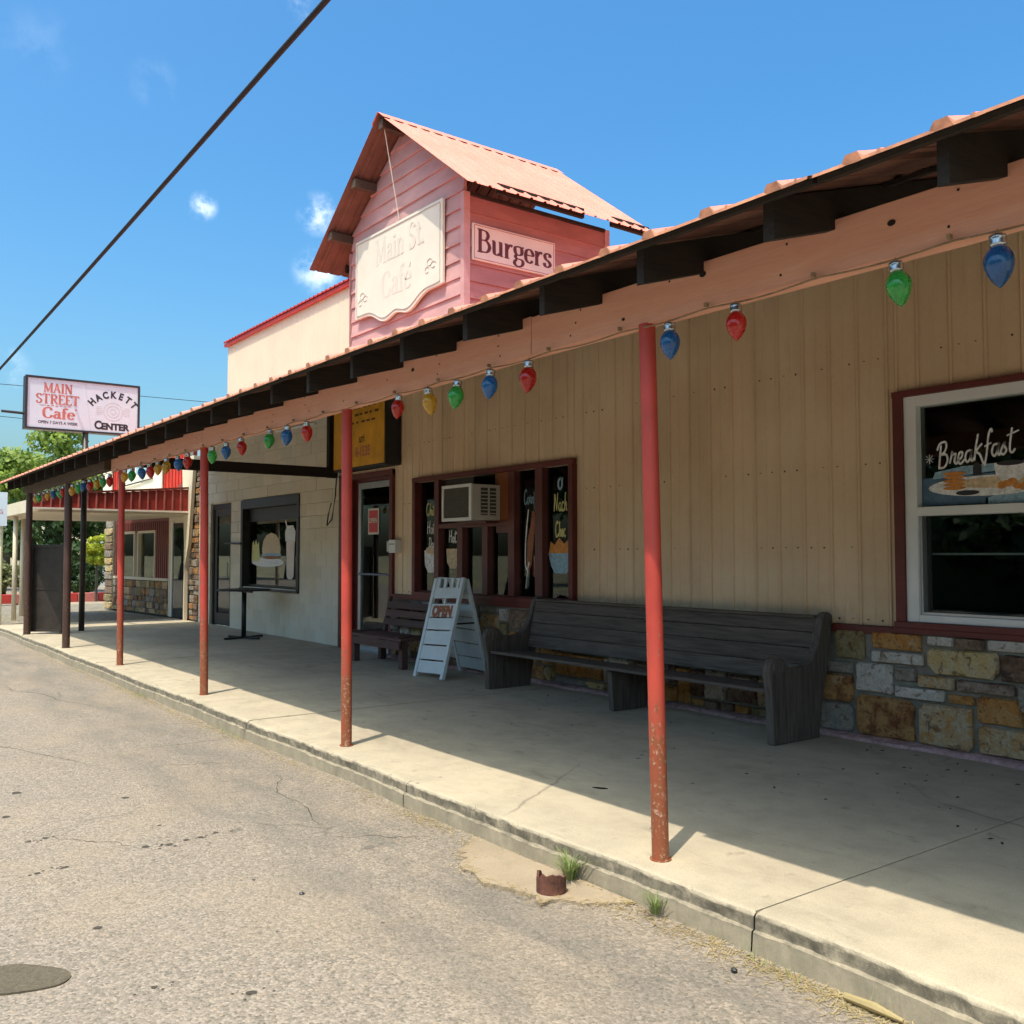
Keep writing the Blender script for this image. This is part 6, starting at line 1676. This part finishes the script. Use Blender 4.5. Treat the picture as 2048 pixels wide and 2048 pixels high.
for k in range(9):
    if k != 4: m_.box(-53.99, 10.0 + k * .19, 2.36, -53.97, 10.0 + k * .19 + .12, 2.36 + random.uniform(.2, .28))
obj('faded_lettering', m_, mat_panel, pb_)
for y in (9.0, 10.4, 11.7): obj('column', MB().box(-52.8, y, -.2, -52.55, y + .18, 1.3), mat_cream, pb_)
obj('door', MB().box(-53.99, 11.1, -.2, -53.95, 11.8, 1.25), mat_panel, pb_); obj('window', MB().box(-53.99, 9.8, .3, -53.95, 10.8, 1.2), mat_panel, pb_)
gb = thing('grey_building', (-52, 14, 0), 'light grey flat wall building left of the red shop', 'building')
obj('wall', MB().box(-58, 12.1, -.2, -52, 16, 3.6), mat_emblem, gb); obj('roof', MB().box(-58.2, 12.05, 3.6, -51.8, 16.2, 3.8), mat_panel, gb)
obj('window', MB().box(-51.99, 12.6, 1.2, -51.96, 13.6, 2.4), mat_panel, gb)
# parked dark car at the far left
def car(x, y, label, c=(.02, .025, .05)):
    m = simple('car_paint', c, .25, .1, 3, .02, Coat_Weight=.5)
    r = thing('parked_car', (x, y, -.15), label, 'car')
    side = [(-2.2, .35), (-2.2, .75), (-1.9, .92), (-1.1, 1.0), (-.6, 1.38), (.7, 1.40), (1.35, 1.02), (2.1, .88), (2.25, .6), (2.2, .35)]
    obj('body', MB().prism(side, (x, y - .85, -.15), (0, 1, 0) if False else (1, 0, 0), V, (0, 1, 0), 1.7), m, r, bevel=.08)
    obj('window', MB().prism([(-.95, 1.03), (-.52, 1.33), (.62, 1.35), (1.12, 1.04)], (x, y - .862, -.15), U, V, (0, 1, 0), 1.724), mat_black, r)
    for dx in (-1.35, 1.4):
        for yy in (y - .86, y + .70):
            w_ = obj('wheel', MB().tube([(x + dx, yy, .18), (x + dx, yy + .16, .18)], .33, 18), mat_blackrub, r); obj('rim', MB().tube([(x + dx, yy - .01, .18), (x + dx, yy + .17, .18)], .19, 12), mat_alu, w_)
    obj('headlight', MB().box(x + 2.2, y - .75, .42, x + 2.24, y - .4, .58), mat_white, r); obj('headlight', MB().box(x + 2.2, y + .4, .42, x + 2.24, y + .75, .58), mat_white, r)
    return r
car(-40.5, 4.95, 'dark blue car parked beyond the hedge at far left')

# across the street, behind the camera (seen mirrored in the glass)
ACR = ['dark tree across the street, farthest to the west', 'dark tree across the street beside the white shop', 'dark tree across the street behind the hedge, west of the middle', 'dark tree across the street behind the middle of the hedge', 'dark tree across the street behind the east end of the hedge', 'tallest dark tree across the street, farthest east', 'dark tree far down the street behind the parked white car', 'second dark tree far down the street past the white car']
for k, (x, y, h, r) in enumerate([(-38, -22, 9, 5), (-16, -20, 9, 5), (-9, -18, 8, 4.6), (-1, -20, 9, 5), (7, -18, 8, 4.5), (15, -22, 10, 5.5), (-58, -12, 8, 5), (-66, -6, 9, 5)]):
    tree(x, y, h, r, ACR[k], mat_leafd, 3500, 30 + k, .30, 'trees across the street', th=1.6)
ob = thing('shop_across', (-22, -15, 0), 'low white shop across the street facing the cafe', 'building')
obj('wall', MB().box(-27, -19, -.2, -19, -15, 2.9), mat_cream, ob); obj('roof', MB().box(-27.3, -19.3, 2.9, -18.7, -14.4, 3.1), mat_panel, ob)
for k in range(3): obj('window', MB().box(-26.3 + k * 2.6, -15.01, .8, -24.6 + k * 2.6, -14.97, 2.1), mat_black, ob)
obj('door', MB().box(-20.0, -15.01, 0, -19.2, -14.97, 2.1), mat_panel, ob)
added_hedge = thing('hedge', (0, -14, -.15), 'unseen dark hedge added across the street to darken the window reflections', 'hedge')  # unseen hedge added so the window glass mirrors something dark
obj('reflection_block', MB().box(-18, -14.5, -.15, 14, -13.6, 3.7), mat_leafd, added_hedge)  # solid dark box added to close bright gaps in the reflections
foliage('leaves', (-2, -14, 1.9), (17, 1.0, 2.4), 26000, .22, mat_leafd, added_hedge, 260, 44)
for ch in added_hedge.children: ch.data.materials[0] = mat_leafd
